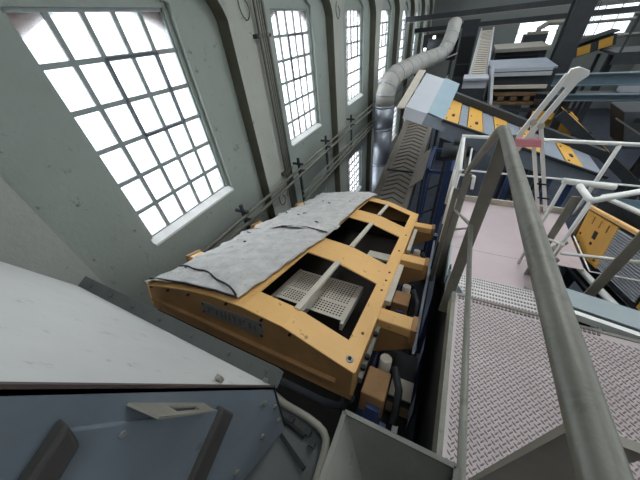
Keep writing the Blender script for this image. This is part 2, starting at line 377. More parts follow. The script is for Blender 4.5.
for i, (y, z, lab) in enumerate([(4.25, 0.30, 'black cable loop hanging left of the conduits'), (8.05, 0.25, 'thin black cable loop hanging beside the third window'), (4.2, -3.05, 'black cable loop hanging at the foot of the conduits')]):
    pts = [(-3.26, y + 0.14 * math.sin(a) + (0.05 if a > 3 else 0), z + 0.16 * math.cos(a) + 0.02 * a) for a in [0.4 + 5.2 * t / 14 for t in range(15)]]
    tag(B().tube(pts, 0.008, 6).build('cable', M_black, None, True), lab, 'cable', 'loose cables on the wall')

# ================================================================== screening machine (ochre, sloping away at 17 degrees)
TH = math.radians(17)
def tilt(O): 
    return Matrix(((1, 0, 0, O[0]), (0, math.cos(TH), math.sin(TH), O[1]), (0, -math.sin(TH), math.cos(TH), O[2]), (0, 0, 0, 1)))
MM = tilt((0, 0.70, -1.76))
mach = thing('screening_machine', 'large ochre sloping screening machine with open hatches between wall and walkway', 'machine', M=MM)
PROF = [(-2.40, -0.03), (-2.28, 0.012), (-1.84, 0.118), (-1.47, 0.172), (-1.18, 0.178), (-0.81, 0.142), (-0.37, 0.014), (-0.25, -0.015)]
SB = [0, 0.22, 1.07, 1.52, 2.45, 2.90, 3.60, 3.85]
cov = B(); idx = {}
def pv(i, j):
    if (i, j) not in idx: idx[(i, j)] = len(cov.v); cov.v.append(V3((PROF[i][0], SB[j], PROF[i][1])))
    return idx[(i, j)]
for i in range(len(PROF) - 1):
    for j in range(len(SB) - 1):
        if i in (1, 2, 4, 5) and j in (1, 3, 5): continue
        cov.f.append((pv(i, j), pv(i + 1, j), pv(i + 1, j + 1), pv(i, j + 1)))
cov.build('top_cover', M_yel, mach, solid=0.014)
for j in (1, 3, 5):
    for x, n_ in ((-1.84, 0.118), (-0.81, 0.142)):
        B().box((x, (SB[j] + SB[j + 1]) / 2, n_ - 0.004), (0.055, SB[j + 1] - SB[j] + 0.03, 0.03)).build('divider_bar', M_cream, mach)
def endplate(s, th):
    poly = [(x, s, n_ - 0.006) for x, n_ in PROF] + [(-0.25, s, -0.21), (-2.40, s, -0.21)]
    return B().prism(poly, (0, th, 0))
endplate(0.004, 0.012).build('front_plate', M_yelD, mach)
endplate(3.835, 0.012).build('rear_plate', M_yelD, mach)
# folded edge of the front plate in the ochre of the top cover
fe = B()
for a, c in zip(PROF[:-1], PROF[1:]): fe.bar((a[0], 0.0, a[1] - 0.004), (c[0], 0.0, c[1] - 0.004), 0.016, 0.012)
fe.build('folded_edge', M_yel, mach)
lip = B().box((-1.36, -0.012, -0.165), (1.98, 0.035, 0.03)); lip.build('lip', M_yelD, mach, bevel=0.008)
B().box((-1.325, 0.03, -0.26), (2.15, 0.05, 0.10)).build('lower_flange', M_yelD, mach)
npl = B().prism([(-1.64, -0.001, 0.06), (-0.99, -0.001, 0.095), (-0.99, -0.001, -0.05), (-1.64, -0.001, -0.055)], (0, -0.008, 0)).build('name_plate', M_name, mach)
for lx, w_, h_, n_ in [(-1.55, 0.016, 0.055, 0.008), (-1.51, 0.030, 0.014, 0.030), (-1.46, 0.022, 0.060, 0.012), (-1.41, 0.014, 0.064, 0.014), (-1.365, 0.014, 0.070, 0.016), (-1.32, 0.016, 0.070, 0.018), (-1.27, 0.030, 0.016, 0.044), (-1.265, 0.014, 0.060, 0.018), (-1.21, 0.016, 0.066, 0.020), (-1.17, 0.030, 0.016, 0.040), (-1.11, 0.026, 0.060, 0.022), (-1.06, 0.016, 0.050, 0.024)]:
    B().box((lx, -0.010, n_), (w_, 0.005, h_)).build('embossed_mark', M_letter, npl)
for x, n_ in [(-2.33, -0.02), (-2.08, 0.02), (-1.80, 0.07), (-1.35, 0.14), (-1.0, 0.12), (-0.75, 0.09), (-1.62, 0.045), (-1.62, -0.04), (-1.005, -0.035), (-1.005, 0.075)]:
    B().cyl((x, 0.004, n_), (x, -0.014, n_), 0.011, 8).build('bolt', M_black, mach)
B().tube([(-0.31, 0.07, -0.002), (-0.31, 0.07, 0.008)], 0.028, 14).build('washer', M_nickel, mach)
B().cyl((-0.31, 0.07, 0.004), (-0.31, 0.07, 0.02), 0.013, 6).build('bolt', M_black, mach)
for s in (0.35, 1.0, 1.2, 1.38, 2.0, 2.6): 
    B().cyl((-0.30, s, -0.004), (-0.30, s, 0.006), 0.012, 6).build('bolt', M_rust, mach)
# side plates, inner lining and decks
for x in (-0.252, -2.398):
    B().box((x, 1.92, -0.13), (0.02, 3.84, 0.24)).build('side_plate', M_yel, mach)
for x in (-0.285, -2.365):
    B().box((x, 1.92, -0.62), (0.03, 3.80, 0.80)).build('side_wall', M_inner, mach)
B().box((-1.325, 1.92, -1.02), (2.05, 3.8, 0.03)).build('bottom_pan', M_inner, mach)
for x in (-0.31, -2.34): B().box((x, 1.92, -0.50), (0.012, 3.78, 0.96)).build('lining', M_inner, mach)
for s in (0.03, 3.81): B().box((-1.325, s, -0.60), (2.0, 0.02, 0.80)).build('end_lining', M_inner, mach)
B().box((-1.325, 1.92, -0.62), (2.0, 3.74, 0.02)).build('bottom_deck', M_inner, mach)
# sieve panels under the near hatches
def sieve(x0, x1, s0, s1, n_, nx, ns):
    b = B(); hx = (x1 - x0) / nx; hs = (s1 - s0) / ns
    k = 0.27
    for i in range(nx):
        for j in range(ns):
            cx = x0 + hx * (i + 0.5); cs = s0 + hs * (j + 0.5)
            solid = i in (0, nx - 1) or j in (0, ns - 1) or j == ns // 3
            o_ = [(cx - hx / 2, cs - hs / 2), (cx + hx / 2, cs - hs / 2), (cx + hx / 2, cs + hs / 2), (cx - hx / 2, cs + hs / 2)]
            if solid: b.add([(x, y, n_) for x, y in o_], [(0, 1, 2, 3)])
            else:
                q = [(cx - hx * k, cs - hs * k), (cx + hx * k, cs - hs * k), (cx + hx * k, cs + hs * k), (cx - hx * k, cs + hs * k)]
                b.add([(x, y, n_) for x, y in o_ + q], [(0, 1, 5, 4), (1, 2, 6, 5), (2, 3, 7, 6), (3, 0, 4, 7)])
    return b
sieve(-1.37, -0.99, 0.64, 1.24, -0.20, 12, 18).build('sieve_panel', M_sieve, mach)
sieve(-0.95, -0.56, 0.62, 1.26, -0.20, 12, 18).build('sieve_panel', M_sieve, mach)
for x in (-1.37, -0.97, -0.56): B().box((x, 0.93, -0.25), (0.03, 0.68, 0.08)).build('sieve_support', M_sieve, mach)
B().box((-0.57, 2.26, -0.28), (0.38, 0.20, 0.03)).build('sieve_panel', M_sieve, mach)
# outrigger arms both sides with their brackets
for s, hw in ((0.69, 0.17), (1.92, 0.20), (3.30, 0.22)):
    for sx in (1, -1):
        x0 = -0.25 if sx > 0 else -2.40
        ln = 0.33 if sx > 0 else 0.19
        xa, xb = sorted((x0, x0 + sx * ln))
        arm = B().box(((xa + xb) / 2, s, -0.075), (xb - xa, hw, 0.09)).build('outrigger_arm', M_yel, mach, bevel=0.012)
        xe = x0 + sx * ln
        B().box((xe - sx * 0.02, s, -0.10), (0.05, hw + 0.03, 0.16)).build('end_plate', M_yelD, arm, bevel=0.01)
        # gusset plate hanging below the arm
        B().prism([(xa, s - hw / 2, -0.12), (xb, s - hw / 2, -0.12), (xb, s - hw / 2, -0.22), (xa, s - hw / 2, -0.42)], (0, 0.018, 0)).build('gusset', M_yelD, arm)
        B().prism([(xa, s + hw / 2, -0.12), (xb, s + hw / 2, -0.12), (xb, s + hw / 2, -0.22), (xa, s + hw / 2, -0.42)], (0, -0.018, 0)).build('gusset', M_yelD, arm)
# clamping strip with bolts along the right side
B().box((-0.215, 0.30, -0.10), (0.03, 0.55, 0.05)).build('clamp_strip', M_galv, mach)
B().box((-0.215, 1.30, -0.06), (0.06, 0.80, 0.05)).build('clamp_strip', M_cream, mach)
B().box((-0.20, 2.65, -0.08), (0.05, 0.90, 0.05)).build('clamp_strip', M_cream, mach)
for s in (0.1, 0.2, 0.45): B().cyl((-0.215, s, -0.07), (-0.215, s, -0.045), 0.02, 6).build('bolt', M_black, mach)
for i, s in enumerate((0.12, 1.32, 2.45)):
    B().box((-0.12, s + 0.12, -0.42), (0.18, 0.26, 0.20)).build('drive_cover', M_yelD, mach, bevel=0.012)
    B().tube([(-0.02, s + 0.30, -0.30), (0.05, s + 0.16, -0.36), (0.06, s - 0.02, -0.50)], 0.03, 10).build('hose', M_dsteel, mach, True)
    B().tube([(-0.10, s + 0.36, -0.30), (-0.10, s + 0.36, -0.62)], 0.05, 12).build('spring_sleeve', M_cream, mach, True)
    B().box((-0.10, s - 0.02, -0.55), (0.10, 0.06, 0.3)).build('bracket', M_blue, mach)
    B().box((-0.05, s + 0.42, -0.5), (0.06, 0.05, 0.4)).build('bracket', M_black, mach)
# supporting frame of the machine: blue painted columns down to the floor
def column_frame(name, label, xs, ys, ztop, m, w=0.14):
    t = thing(name, label, 'frame', (0, 0, FLOOR))
    for x in xs:
        for y, zt in zip(ys, ztop):
            B().box((x, y, (zt - FLOOR) / 2), (w, w, zt - FLOOR)).build('column', m, t)
        for i in range(len(ys) - 1):
            B().bar((x, ys[i], ztop[i] - FLOOR - 0.1), (x, ys[i + 1], ztop[i + 1] - FLOOR - 0.1), w, 0.16).build('side_beam', m, t)
    for y, zt in zip(ys, ztop):
        B().box(((xs[0] + xs[-1]) / 2, y, zt - FLOOR - 0.1), (xs[-1] - xs[0], w * 0.8, w)).build('cross_beam', m, t)
    return t
column_frame('machine_frame', 'dark blue steel frame carrying the ochre screening machine', (-2.3, -0.32), (1.0, 2.6, 4.1), (-3.02, -3.5, -3.96), M_blue)

chp_ = thing('dark_fill_hopper', 'dark hopper added to darken the gap below the ochre machine and its arms', 'hopper', (-1.1, 2.3, -4.1))  # added hopper shape that blacks out the floor under the machine
hA = [(-1.08, -1.5, 0.50), (0.66, -1.5, 0.50), (0.66, 1.9, -0.25), (-1.08, 1.9, -0.25)]; hB = [(-0.5, -0.7, -2.0), (0.5, -0.7, -2.0), (0.5, 0.6, -2.0), (-0.5, 0.6, -2.0)]
for i in range(4):
    j = (i + 1) % 4
    B().add([hA[i], hA[j], hB[j], hB[i]], [(0, 1, 2, 3)]).build('hopper_side', M_black, chp_, solid=0.02)
B().add(hB, [(0, 1, 2, 3)]).build('gate_plate', M_dsteel, chp_, solid=0.02)
for x in (-0.6, 0.6):
    for y in (-0.8, 0.7): B().box((x, y, (FLOOR + 4.1 - 1.2) / 2), (0.1, 0.1, -(FLOOR + 4.1) - 1.2 + 0.0 * y)).build('leg', M_dsteel, chp_)
sg = thing('gap_dark_plate', 'dark plate added to black out the gap between the ochre machine and the walkway', 'walkway', (0.0, 2.1, -3.9))
B().box((0.0, 0, 0), (0.44, 3.8, 0.03)).build('plate', M_black, sg)  # added plate that hides the lit floor in the gap
for x in (-0.2, 0.2): B().box((x, 0, -0.05), (0.03, 3.8, 0.1)).build('edge_beam', M_dsteel, sg)
for y in (-1.6, 1.6): B().box((0, y, (FLOOR + 3.9) / 2 - 0.03), (0.1, 0.1, -(FLOOR + 3.9) - 0.06)).build('leg', M_dsteel, sg)
# rubber sheets lying over the left half of the machine
def prof_n(x):
    for a, c in zip(PROF[:-1], PROF[1:]):
        if a[0] <= x <= c[0]: return a[1] + (c[1] - a[1]) * (x - a[0]) / (c[0] - a[0])
    return PROF[0][1] if x < PROF[0][0] else PROF[-1][1]
def sheet(name, label, s0, s1, xl, xr, lift, seed):
    rnd = random.Random(seed); ph = [rnd.uniform(0, 6) for _ in range(8)]
    b = B(); nx, ns = 40, 64
    for j in range(ns + 1):
        s = s0 + (s1 - s0) * j / ns
        a, c = xl(s), xr(s)
        for i in range(nx + 1):
            x = a + (c - a) * i / nx
            n_ = prof_n(max(x, -2.4)) + lift
            n_ += 0.008 * math.sin(7 * x + ph[0] + 2 * s) + 0.008 * math.sin(9 * s + ph[1] + 3 * x) + 0.006 * math.sin(17 * x + 11 * s + ph[2]) + 0.0045 * math.sin(31 * s - 13 * x + ph[3]) + 0.004 * math.sin(43 * x + 5 * s + ph[6]) + 0.02
            if x < -2.36: n_ -= (-2.36 - x) * 0.4
            b.v.append(V3((x + (0.025 * math.sin(13 * s + ph[4]) + 0.02 * math.sin(29 * s + ph[7])) * (1.0 if i == 0 else (0.12 if i == nx else 0)), s + 0.01 * math.sin(9 * x + ph[5]), n_)))
    for j in range(ns):
        for i in range(nx):
            k = j * (nx + 1) + i; b.f.append((k, k + 1, k + nx + 2, k + nx + 1))
    t = thing(name, label, 'sheet', M=MM, group='rubber sheets on the machine')
    b.build('cover_sheet', M_tarp, t, True, solid=0.008, soff=1.0)
    return t, ph
sh1, ph1 = sheet('rubber_sheet', 'nearer grey dusty rubber sheet over the left half of the ochre machine', 0.02, 1.95, lambda s: -2.44 + 0.05 * math.sin(3 * s), lambda s: -1.24 + 0.07 * min(s, 1.6), 0.022, 3)
sh2, ph2 = sheet('rubber_sheet', 'farther grey rubber sheet overlapping the nearer one up to the conveyor end', 1.55, 3.98, lambda s: -2.46 + 0.04 * math.sin(4 * s), lambda s: -1.14 - 0.02 * (s - 1.5) + 0.0 + (0.12 * max(0, s - 3.3)), 0.038, 5)
def seam(parent, pts, r=0.008):
    b = B(); b.tube(pts, r, 6); b.build('edge_cord', M_tarpE, parent, True)
seam(sh1, [(x, 0.035 - 0.02 * math.sin(3 * x), prof_n(x) + 0.045) for x in [-2.42 + 1.17 * i / 16 for i in range(17)]], 0.010)
seam(sh1, [(x, 0.30 - 0.27 * (i / 16) ** 1.6 + 0.012 * math.sin(i), prof_n(x) + 0.062) for i, x in [(i, -2.30 + 1.04 * i / 16) for i in range(17)]], 0.009)
seam(sh2, [(x, 1.56 + 0.02 * math.sin(7 * x), prof_n(x) + 0.075) for x in [-1.85 + 0.70 * i / 12 for i in range(13)]], 0.008)
rnd = random.Random(11)
for i in range(16):
    x = rnd.uniform(-2.35, -1.35); s = rnd.uniform(0.25, 3.6)
    par, lf = (sh1, 0.055) if s < 1.5 else (sh2, 0.072)
    a = rnd.uniform(0, 3.14); l_ = rnd.uniform(0.015, 0.045)
    B().bar((x - l_ * math.cos(a), s - l_ * math.sin(a), prof_n(x) + lf), (x + l_ * math.cos(a), s + l_ * math.sin(a), prof_n(x) + lf), 0.016, 0.012).build('debris_flake', M_tarpE, par)

# ================================================================== feed chute (steep light plate, blue-grey side)
ch = thing('feed_chute', 'grey feed chute with pale sloping front plate and blue-grey side in the foreground', 'chute', (-1.55, 0, 0))
def chp(x, y, z): return (x + 1.55, y, z)
XR = -0.575; XL = -2.54
SD = V3((0, -0.371, 0.929)); SN = V3((0, 0.929, 0.371))
P0 = V3((0, 0.335, -1.465))
def onp(x, up, out=0.0): q = P0 + SD * up + SN * out; return chp(x, q.y, q.z)
B().prism([onp(XL, 0), onp(XR, 0), onp(XR, 2.3), onp(XL, 2.3)], SN * -0.012).build('front_plate', M_white, ch)
side = B().prism([chp(XR, *p) for p in [(0.335, -1.465), (0.276, -1.977), (-0.039, -1.70), (-0.75, -1.07), (-1.2, 0.6), (-0.52, 0.67)]], (-0.012, 0, 0)).build('side_panel', M_bluegrey, ch)
B().prism([chp(XL, *p) for p in [(0.335, -1.465), (0.276, -1.977), (-0.039, -1.70), (-0.75, -1.07), (-1.2, 0.6), (-0.52, 0.67)]], (0.012, 0, 0)).build('side_panel', M_bluegrey, ch)
B().prism([chp(XL, -0.75, -1.07), chp(XR, -0.75, -1.07), chp(XR, -1.2, 0.6), chp(XL, -1.2, 0.6)], (0, -0.012, 0)).build('back_plate', M_bluegrey, ch)
B().prism([chp(XL, 0.276, -1.977), chp(XR, 0.276, -1.977), chp(XR, 0.33, -1.47), chp(XL, 0.33, -1.47)], (0, -0.012, 0)).build('throat_plate', M_flange, ch)
fl = B().prism([onp(XL - 0.01, 0.004, 0.0), onp(XR + 0.012, 0.004, 0.0), onp(XR + 0.012, 0.004, 0.082), onp(XR - 0.03, 0.004, 0.09), onp(XL - 0.01, 0.004, 0.09)], SD * -0.012).build('flange', M_flange, ch)
for x in (-2.40, -2.12, -1.85, -1.55, -1.24, -0.93, -0.66):
    q = V3(onp(x, 0.004, 0.045)); B().cyl(q, q + SD * 0.022, 0.014, 6).build('bolt', M_flange, ch)
# angle on the right edge of the plate and a clip
B().bar(onp(XR - 0.004, 0.0, 0.003), onp(XR - 0.004, 2.3, 0.003), 0.010, 0.008).build('edge_strip', mat('edge_strip_brown', c255(84, 70, 68), 0.8, var=0.2), ch)
clip = V3(onp(XR - 0.05, 0.47, 0.012)); B().box(clip, (0.022, 0.018, 0.035)).build('clip', M_galvD, ch)
q = V3(onp(XR - 0.045, 0.05, 0.006)); B().cyl(q, q + SN * 0.02, 0.014, 6).build('bolt', M_galv, ch)
# raised inspection door on the side with battens and slotted handle
XD = XR + 0.004
door = B().prism([chp(XR, *p) for p in [(-0.105, -0.56), (0.098, -1.07), (-0.28, -1.22), (-0.50, -0.72)]], (0.014, 0, 0)).build('door', M_bluegrey, ch, bevel=0.004)
B().prism([chp(XR, *p) for p in [(-0.092, -0.532), (-0.112, -0.60), (-0.46, -0.755), (-0.50, -0.69)]], (0.035, 0, 0)).build('batten', M_batten, door, bevel=0.008)
B().prism([chp(XR, *p) for p in [(0.100, -1.035), (0.112, -1.135), (-0.30, -1.32), (-0.30, -1.215)]], (0.035, 0, 0)).build('batten', M_batten, door, bevel=0.008)
hd = B()
a_ = V3(chp(XR, -0.030, -0.66)); c_ = V3(chp(XR, 0.070, -0.95)); d_ = (c_ - a_)
def hp_(t, x): return a_ + d_ * t + V3((x, 0, 0))
O_ = [hp_(0, 0.0), hp_(1, 0.0), hp_(1, 0.055), hp_(0.12, 0.075)]
I_ = [hp_(0.38, 0.022), hp_(0.78, 0.022), hp_(0.76, 0.046), hp_(0.40, 0.052)]
for i in range(4):
    j = (i + 1) % 4
    hd.prism([O_[i], O_[j], I_[j], I_[i]], (0, 0.006, 0.002))
hd.build('handle', M_galvD, door)
for y, z in [(0.242, -1.437), (0.257, -1.763), (-0.03, -1.545), (0.14, -1.64), (0.28, -1.60)]:
    B().cyl(chp(XR, y, z), chp(XR + 0.014, y, z), 0.014, 8).build('bolt', M_galv, ch)
B().cyl(chp(XR, -0.075, -0.70), chp(XR + 0.02, -0.075, -0.70), 0.008, 8).build('bolt', M_nickel, door)
for x in (XL + 0.1, XR - 0.1):
    B().box(chp(x, -0.2, (FLOOR - 1.6) / 2), (0.1, 0.1, -1.6 - FLOOR)).build('leg', M_dsteel, ch)

# rounded tubular rim of the tray below the chute
tr = thing('discharge_tray', 'dark grey tray with rounded tubular rim beside the feed chute', 'tray', (-0.45, 0.2, -1.9))
TP = [(-0.78, 0.40), (-0.63, 0.372), (-0.45, 0.366), (-0.37, 0.354), (-0.325, 0.338), (-0.295, 0.31), (-0.28, 0.26), (-0.272, 0.18), (-0.262, 0.05), (-0.25, -0.35)]
B().tube([(x + 0.45, y - 0.2, 0) for x, y in TP], 0.024, 12).build('rim', M_galvD, tr, True)
B().prism([(x + 0.45, y - 0.2, -0.05) for x, y in TP] + [(-0.33, -0.55, -0.05)], (0, 0, -0.014)).build('tray_floor', M_flange, tr)
B().tube([(-0.16, 0.10, -0.03), (0.02, 0.075, -0.03)], 0.014, 8).build('cable_clip', M_black, tr)
for x, y in ((-0.10, 0.12), (0.03, 0.10), (0.08, 0.06)): B().box((x, y, -0.028), (0.04, 0.03, 0.03)).build('lug', M_dsteel, tr)
B().bar((-0.12, 0.02, -0.03), (0.09, -0.06, -0.03), 0.025, 0.02).build('brace', M_black, tr)
B().bar((-0.02, -0.05, -0.06), (-0.02, -0.05, FLOOR + 1.9), 0.08, 0.08).build('leg', M_dsteel, tr)
# dark cross tube below the machine front
ct = thing('cross_tube', 'dark rounded cross tube under the front of the ochre machine', 'tube', (-1.3, 0.62, -2.25))
B().tube([(-1.1, 0, 0), (0.85, 0, 0), (0.95, 0.02, 0.03), (1.0, 0.06, 0.10)], 0.07, 12).build('tube', M_dsteel, ct, True)
for x in (-0.9, 0.8): B().bar((x, 0, -0.05), (x, 0, FLOOR + 2.25), 0.1, 0.1).build('leg', M_dsteel, ct)

# ================================================================== grey sheet hopper below the camera
hop = thing('sheet_hopper', 'dull grey sheet metal hopper corner at the bottom beside the railing', 'hopper', (0.04, 0.0, -1.0))
A = V3((-0.168, 0.258, 0)); Bq = V3((0.172, 0.258, 0.0)); Cq = V3((-0.172, -0.35, 0.0)); Dq = V3((0.172, -0.35, 0.0))
a2 = V3((-0.02, 0.09, -0.24)); b2 = V3((0.168, 0.09, -0.24)); c2 = V3((-0.02, -0.2, -0.24)); d2 = V3((0.168, -0.2, -0.24))
def sheetq(name, pts, m=M_hop, th=0.006): 
    o = B().add(pts, [tuple(range(len(pts)))]).build(name, m, hop, solid=th, soff=0); return o
sheetq('far_side', [A, Bq, b2, a2]); sheetq('left_side', [A, a2, c2, Cq]); sheetq('right_side', [Bq, Dq, d2, b2]); sheetq('near_side', [Cq, c2, d2, Dq])
for nm, p, q in (('rim', A, Bq), ('rim', A, Cq), ('rim', Bq, Dq), ('rim', Cq, Dq)): B().bar(p, q, 0.014, 0.014).build(nm, M_hop, hop)
sp = B()
sp.tube([(0.05, -0.07, -0.24), (0.05, -0.07, FLOOR + 1.0)], 0.075, 12); sp.build('down_pipe', M_hop, hop, True)

# ================================================================== walkway, stairs and lower deck
ZP = -1.49; ZL = -2.29; XE = 0.235
plat = thing('upper_walkway', 'walkway of pinkish diamond tread plate beside the near handrail', 'walkway', (0.8, 0, ZP))
def pp(x, y, z=ZP): return (x - 0.8, y, z - ZP)
B().box(pp(0.86, 0.03, ZP - 0.004), (1.20, 2.66, 0.008)).build('deck_plate', M_plate, plat)
B().box(pp(XE + 0.012, 0.03, ZP - 0.055), (0.024, 2.66, 0.13)).build('edge_angle', M_galv, plat)
B().box(pp(1.46, 0.03, ZP - 0.055), (0.024, 2.66, 0.12)).build('edge_angle', M_galv, plat)
B().box(pp(0.86, 1.35, ZP - 0.04), (1.18, 0.02, 0.09)).build('nosing', M_galv, plat)
B().box(pp(XE + 0.03, 0.03, ZP - 0.75), (0.012, 2.6, 1.25)).build('dark_screen', M_black, plat)  # added black sheet to darken the gap beside the walkway
# raised lugs of the tread plate
lug = B(); P_ = 0.0225
ix0 = int((0.275 - 0.2) / P_)
P_ = 0.0205; r45 = math.sqrt(0.5)
for i in range(-70, 110):
    for j in range(-70, 110):
        x = 0.85 + (i - j) * P_ * r45; y = -0.2 + (i + j) * P_ * r45
        if not (0.275 < x < 1.44 and -0.45 < y < 1.30): continue
        a = math.radians(45) if (i + j) % 2 == 0 else math.radians(-45)
        ca, sa = math.cos(a), math.sin(a); L_, W_ = 0.0132, 0.0036
        pts = [(-L_, 0), (-L_ * 0.4, -W_), (L_ * 0.4, -W_), (L_, 0), (L_ * 0.4, W_), (-L_ * 0.4, W_)]
        w_ = [pp(x + ca * u - sa * v, y + sa * u + ca * v, ZP) for u, v in pts]
        t_ = [pp(x + (ca * u - sa * v) * 0.6, y + (sa * u + ca * v) * 0.6, ZP + 0.0028) for u, v in pts]
        lug.add(w_ + t_, [(6, 7, 8, 9, 10, 11)] + [(q_, (q_ + 1) % 6, 6 + (q_ + 1) % 6, 6 + q_) for q_ in range(6)])
stuff(lug.build('tread_lugs', M_lug, plat))
for x, y in ((0.33, 1.2), (1.40, 1.2), (0.33, -1.1), (1.40, -1.1)):
    B().box(pp(x, y, (ZP - 0.05 + FLOOR) / 2), (0.1, 0.1, ZP - 0.05 - FLOOR)).build('column', M_dsteel, plat)
# perforated edge row at the platform end
nz = B()
for i in range(36):
    nz.box(pp(0.285 + i * 0.0205, 1.325, ZP + 0.004), (0.011, 0.016, 0.008)); nz.box(pp(0.285 + i * 0.0205, 1.350, ZP + 0.004), (0.011, 0.014, 0.008))
stuff(nz.build('serrated_edge', M_lug, plat))

st = thing('steel_stairs', 'short flight of serrated steel steps down to the pinkish lower deck', 'stairs', (0.63, 1.36, ZL))
def sq(x, y, z): return (x - 0.63, y - 1.36, z - ZL)
RUN = 0.27; RISE = 0.20
for k in range(3):
    z = ZP - RISE * (k + 1); y0 = 1.37 + RUN * k
    trd = B().box(sq(0.67, y0 + RUN / 2 - 0.01, z - 0.02), (0.70, RUN + 0.02, 0.04)).build('tread', M_step, st)
    t = B()
    for i in range(34):
        for yy in (0.020, 0.055, 0.090):
            t.box(sq(0.33 + i * 0.0200, y0 + RUN - yy, z + 0.002), (0.012, 0.013, 0.005))
    stuff(t.build('serration', M_lug, trd))
for x in (0.303, 1.03):
    B().prism([sq(x, 1.33, ZP - 0.04), sq(x, 1.40, ZP - 0.02), sq(x, 2.42, ZL + 0.02), sq(x, 2.42, ZL - 0.12), sq(x, 2.10, ZL - 0.12), sq(x, 1.33, ZP - 0.30)], (0.014, 0, 0)).build('stringer', M_beam, st)

B().box(sq(0.31, 1.87, -3.05), (0.012, 1.10, 1.7)).build('dark_screen', M_black, st)  # added black sheet keeping the view under the steps dark
low = thing('lower_deck', 'smooth pinkish lower deck beyond the short steps', 'walkway', (0.8, 3.1, ZL))
def lq(x, y, z=ZL): return (x - 0.8, y - 3.1, z - ZL)
B().box(lq(0.71, 3.17, ZL - 0.005), (0.80, 1.74, 0.01)).build('deck_plate', M_pink, low)
B().box(lq(1.37, 3.47, ZL - 0.005), (0.52, 1.14, 0.01)).build('deck_plate', M_pink, low)
B().box(lq(0.97, 4.05, ZL + 0.03), (1.32, 0.02, 0.12)).build('kick_plate', M_cream, low)
B().box(lq(0.30, 3.17, ZL - 0.05), (0.02, 1.74, 0.14)).build('edge_angle', M_beam, low)
B().bar(lq(0.32, 2.86), lq(1.1, 2.86), 0.003, 0.002).build('plate_joint', M_lug, low)
for x, y in ((0.42, 2.6), (0.42, 3.95), (1.52, 3.95)):
    B().box(lq(x, y, (ZL - 0.02 + FLOOR) / 2), (0.12, 0.12, ZL - 0.02 - FLOOR)).build('column', M_blue, low)
B().box(lq(0.305, 3.25, -3.1), (0.012, 1.60, 1.5)).build('dark_screen', M_black, low)  # same added dark sheet below the lower deck
# pale beam and white strip right of the steps
bm_ = thing('channel_beam', 'pale blue-grey steel beam across the right end of the walkway', 'beam', (2.0, 1.40, ZP))
MB_ = Matrix.Rotation(math.radians(-10), 3, 'Z')
B().box((0, 0, -0.06), (2.3, 0.16, 0.10), MB_).build('beam', M_beam, bm_, bevel=0.006)
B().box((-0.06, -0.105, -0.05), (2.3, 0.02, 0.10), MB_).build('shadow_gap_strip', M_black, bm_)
B().box((-0.07, -0.135, -0.012), (2.3, 0.03, 0.05), MB_).build('white_angle', M_rail, bm_)
for x in (0.3, 0.9): B().box((x, 0.0, (FLOOR - ZP) / 2), (0.12, 0.12, ZP - FLOOR - 0.2)).build('column', M_dsteel, bm_)
# black block added for the dark hole right of the lower deck
rb = thing('dark_hole_block', 'black block added to darken the gap between pale beam and lower deck', 'box', (1.28, 2.0, -2.7))
B().box((0.0, 0.0, 0.0), (0.80, 0.62, 0.5)).build('body', M_black, rb, bevel=0.02)
B().box((-0.05, 0.18, 0.26), (0.5, 0.04, 0.03)).build('block_rib', M_black, rb)
for x in (-0.3, 0.3): B().box((x, 0, (FLOOR + 2.7 - 0.25) / 2), (0.08, 0.08, -(FLOOR + 2.7) - 0.25)).build('leg', M_dsteel, rb)

# ------------------------------------------------------------------ handrails
R_ = 0.0245
hr = thing('handrail', 'thick galvanised tube handrail running from the camera towards the steps', 'railing', (XE, 1.5, ZP))
def hq(y, z, x=XE): return (x - XE, y - 1.5, z - ZP)
B().tube([hq(-1.2, -0.36), hq(0.0, -0.407), hq(0.8, -0.445), hq(1.50, -0.470), hq(1.60, -0.478), hq(1.67, -0.498), hq(1.74, -0.535), hq(2.0, -0.70), hq(2.92, -1.305)], R_, 20).build('top_rail', M_galv, hr, True)
B().tube([hq(-1.2, -1.03), hq(1.56, -1.05)], 0.013, 12).build('mid_rail', M_galv, hr, True)
for y, zt, zb in ((0.215, -0.42, ZP), (1.56, -0.485, -1.98), (2.92, -1.32, -2.95)):
    B().box(hq(y, (zt + zb) / 2, XE + 0.02), (0.07, 0.012, zt - zb)).build('post', M_galvD, hr)
B().tube([hq(1.56, -1.05), hq(2.92, -1.80)], 0.013, 10).build('stair_mid_rail', M_galvD, hr, True)
B().box(hq(2.80, -2.2, XE - 0.06), (0.05, 0.012, 1.5)).build('post', M_galvD, hr)

wr = thing('white_railing', 'white tube railing along the far end of the pinkish deck', 'railing', (1.2, 4.05, ZL))
def wq(x, z, y=4.05): return (x - 1.2, y - 4.05, z - ZL)
B().tube([wq(0.14, -1.31), wq(3.6, -1.31)], 0.022, 10).build('top_rail', M_rail, wr, True)
B().tube([wq(0.14, -1.79), wq(3.6, -1.79)], 0.013, 8).build('mid_rail', M_rail, wr, True)
B().tube([wq(0.16, -1.31), wq(0.16, ZL - 0.1)], 0.022, 10).build('post', M_rail, wr, True)
B().tube([wq(1.76, -1.31), wq(1.76, ZL)], 0.022, 10).build('post', M_rail, wr, True)
B().tube([wq(3.4, -1.31), wq(3.4, ZL)], 0.022, 10).build('post', M_rail, wr, True)
B().bar(wq(0.17, -1.33), wq(0.36, -2.0), 0.03, 0.03, (0, 1, 0)).build('brace', M_galv, wr)

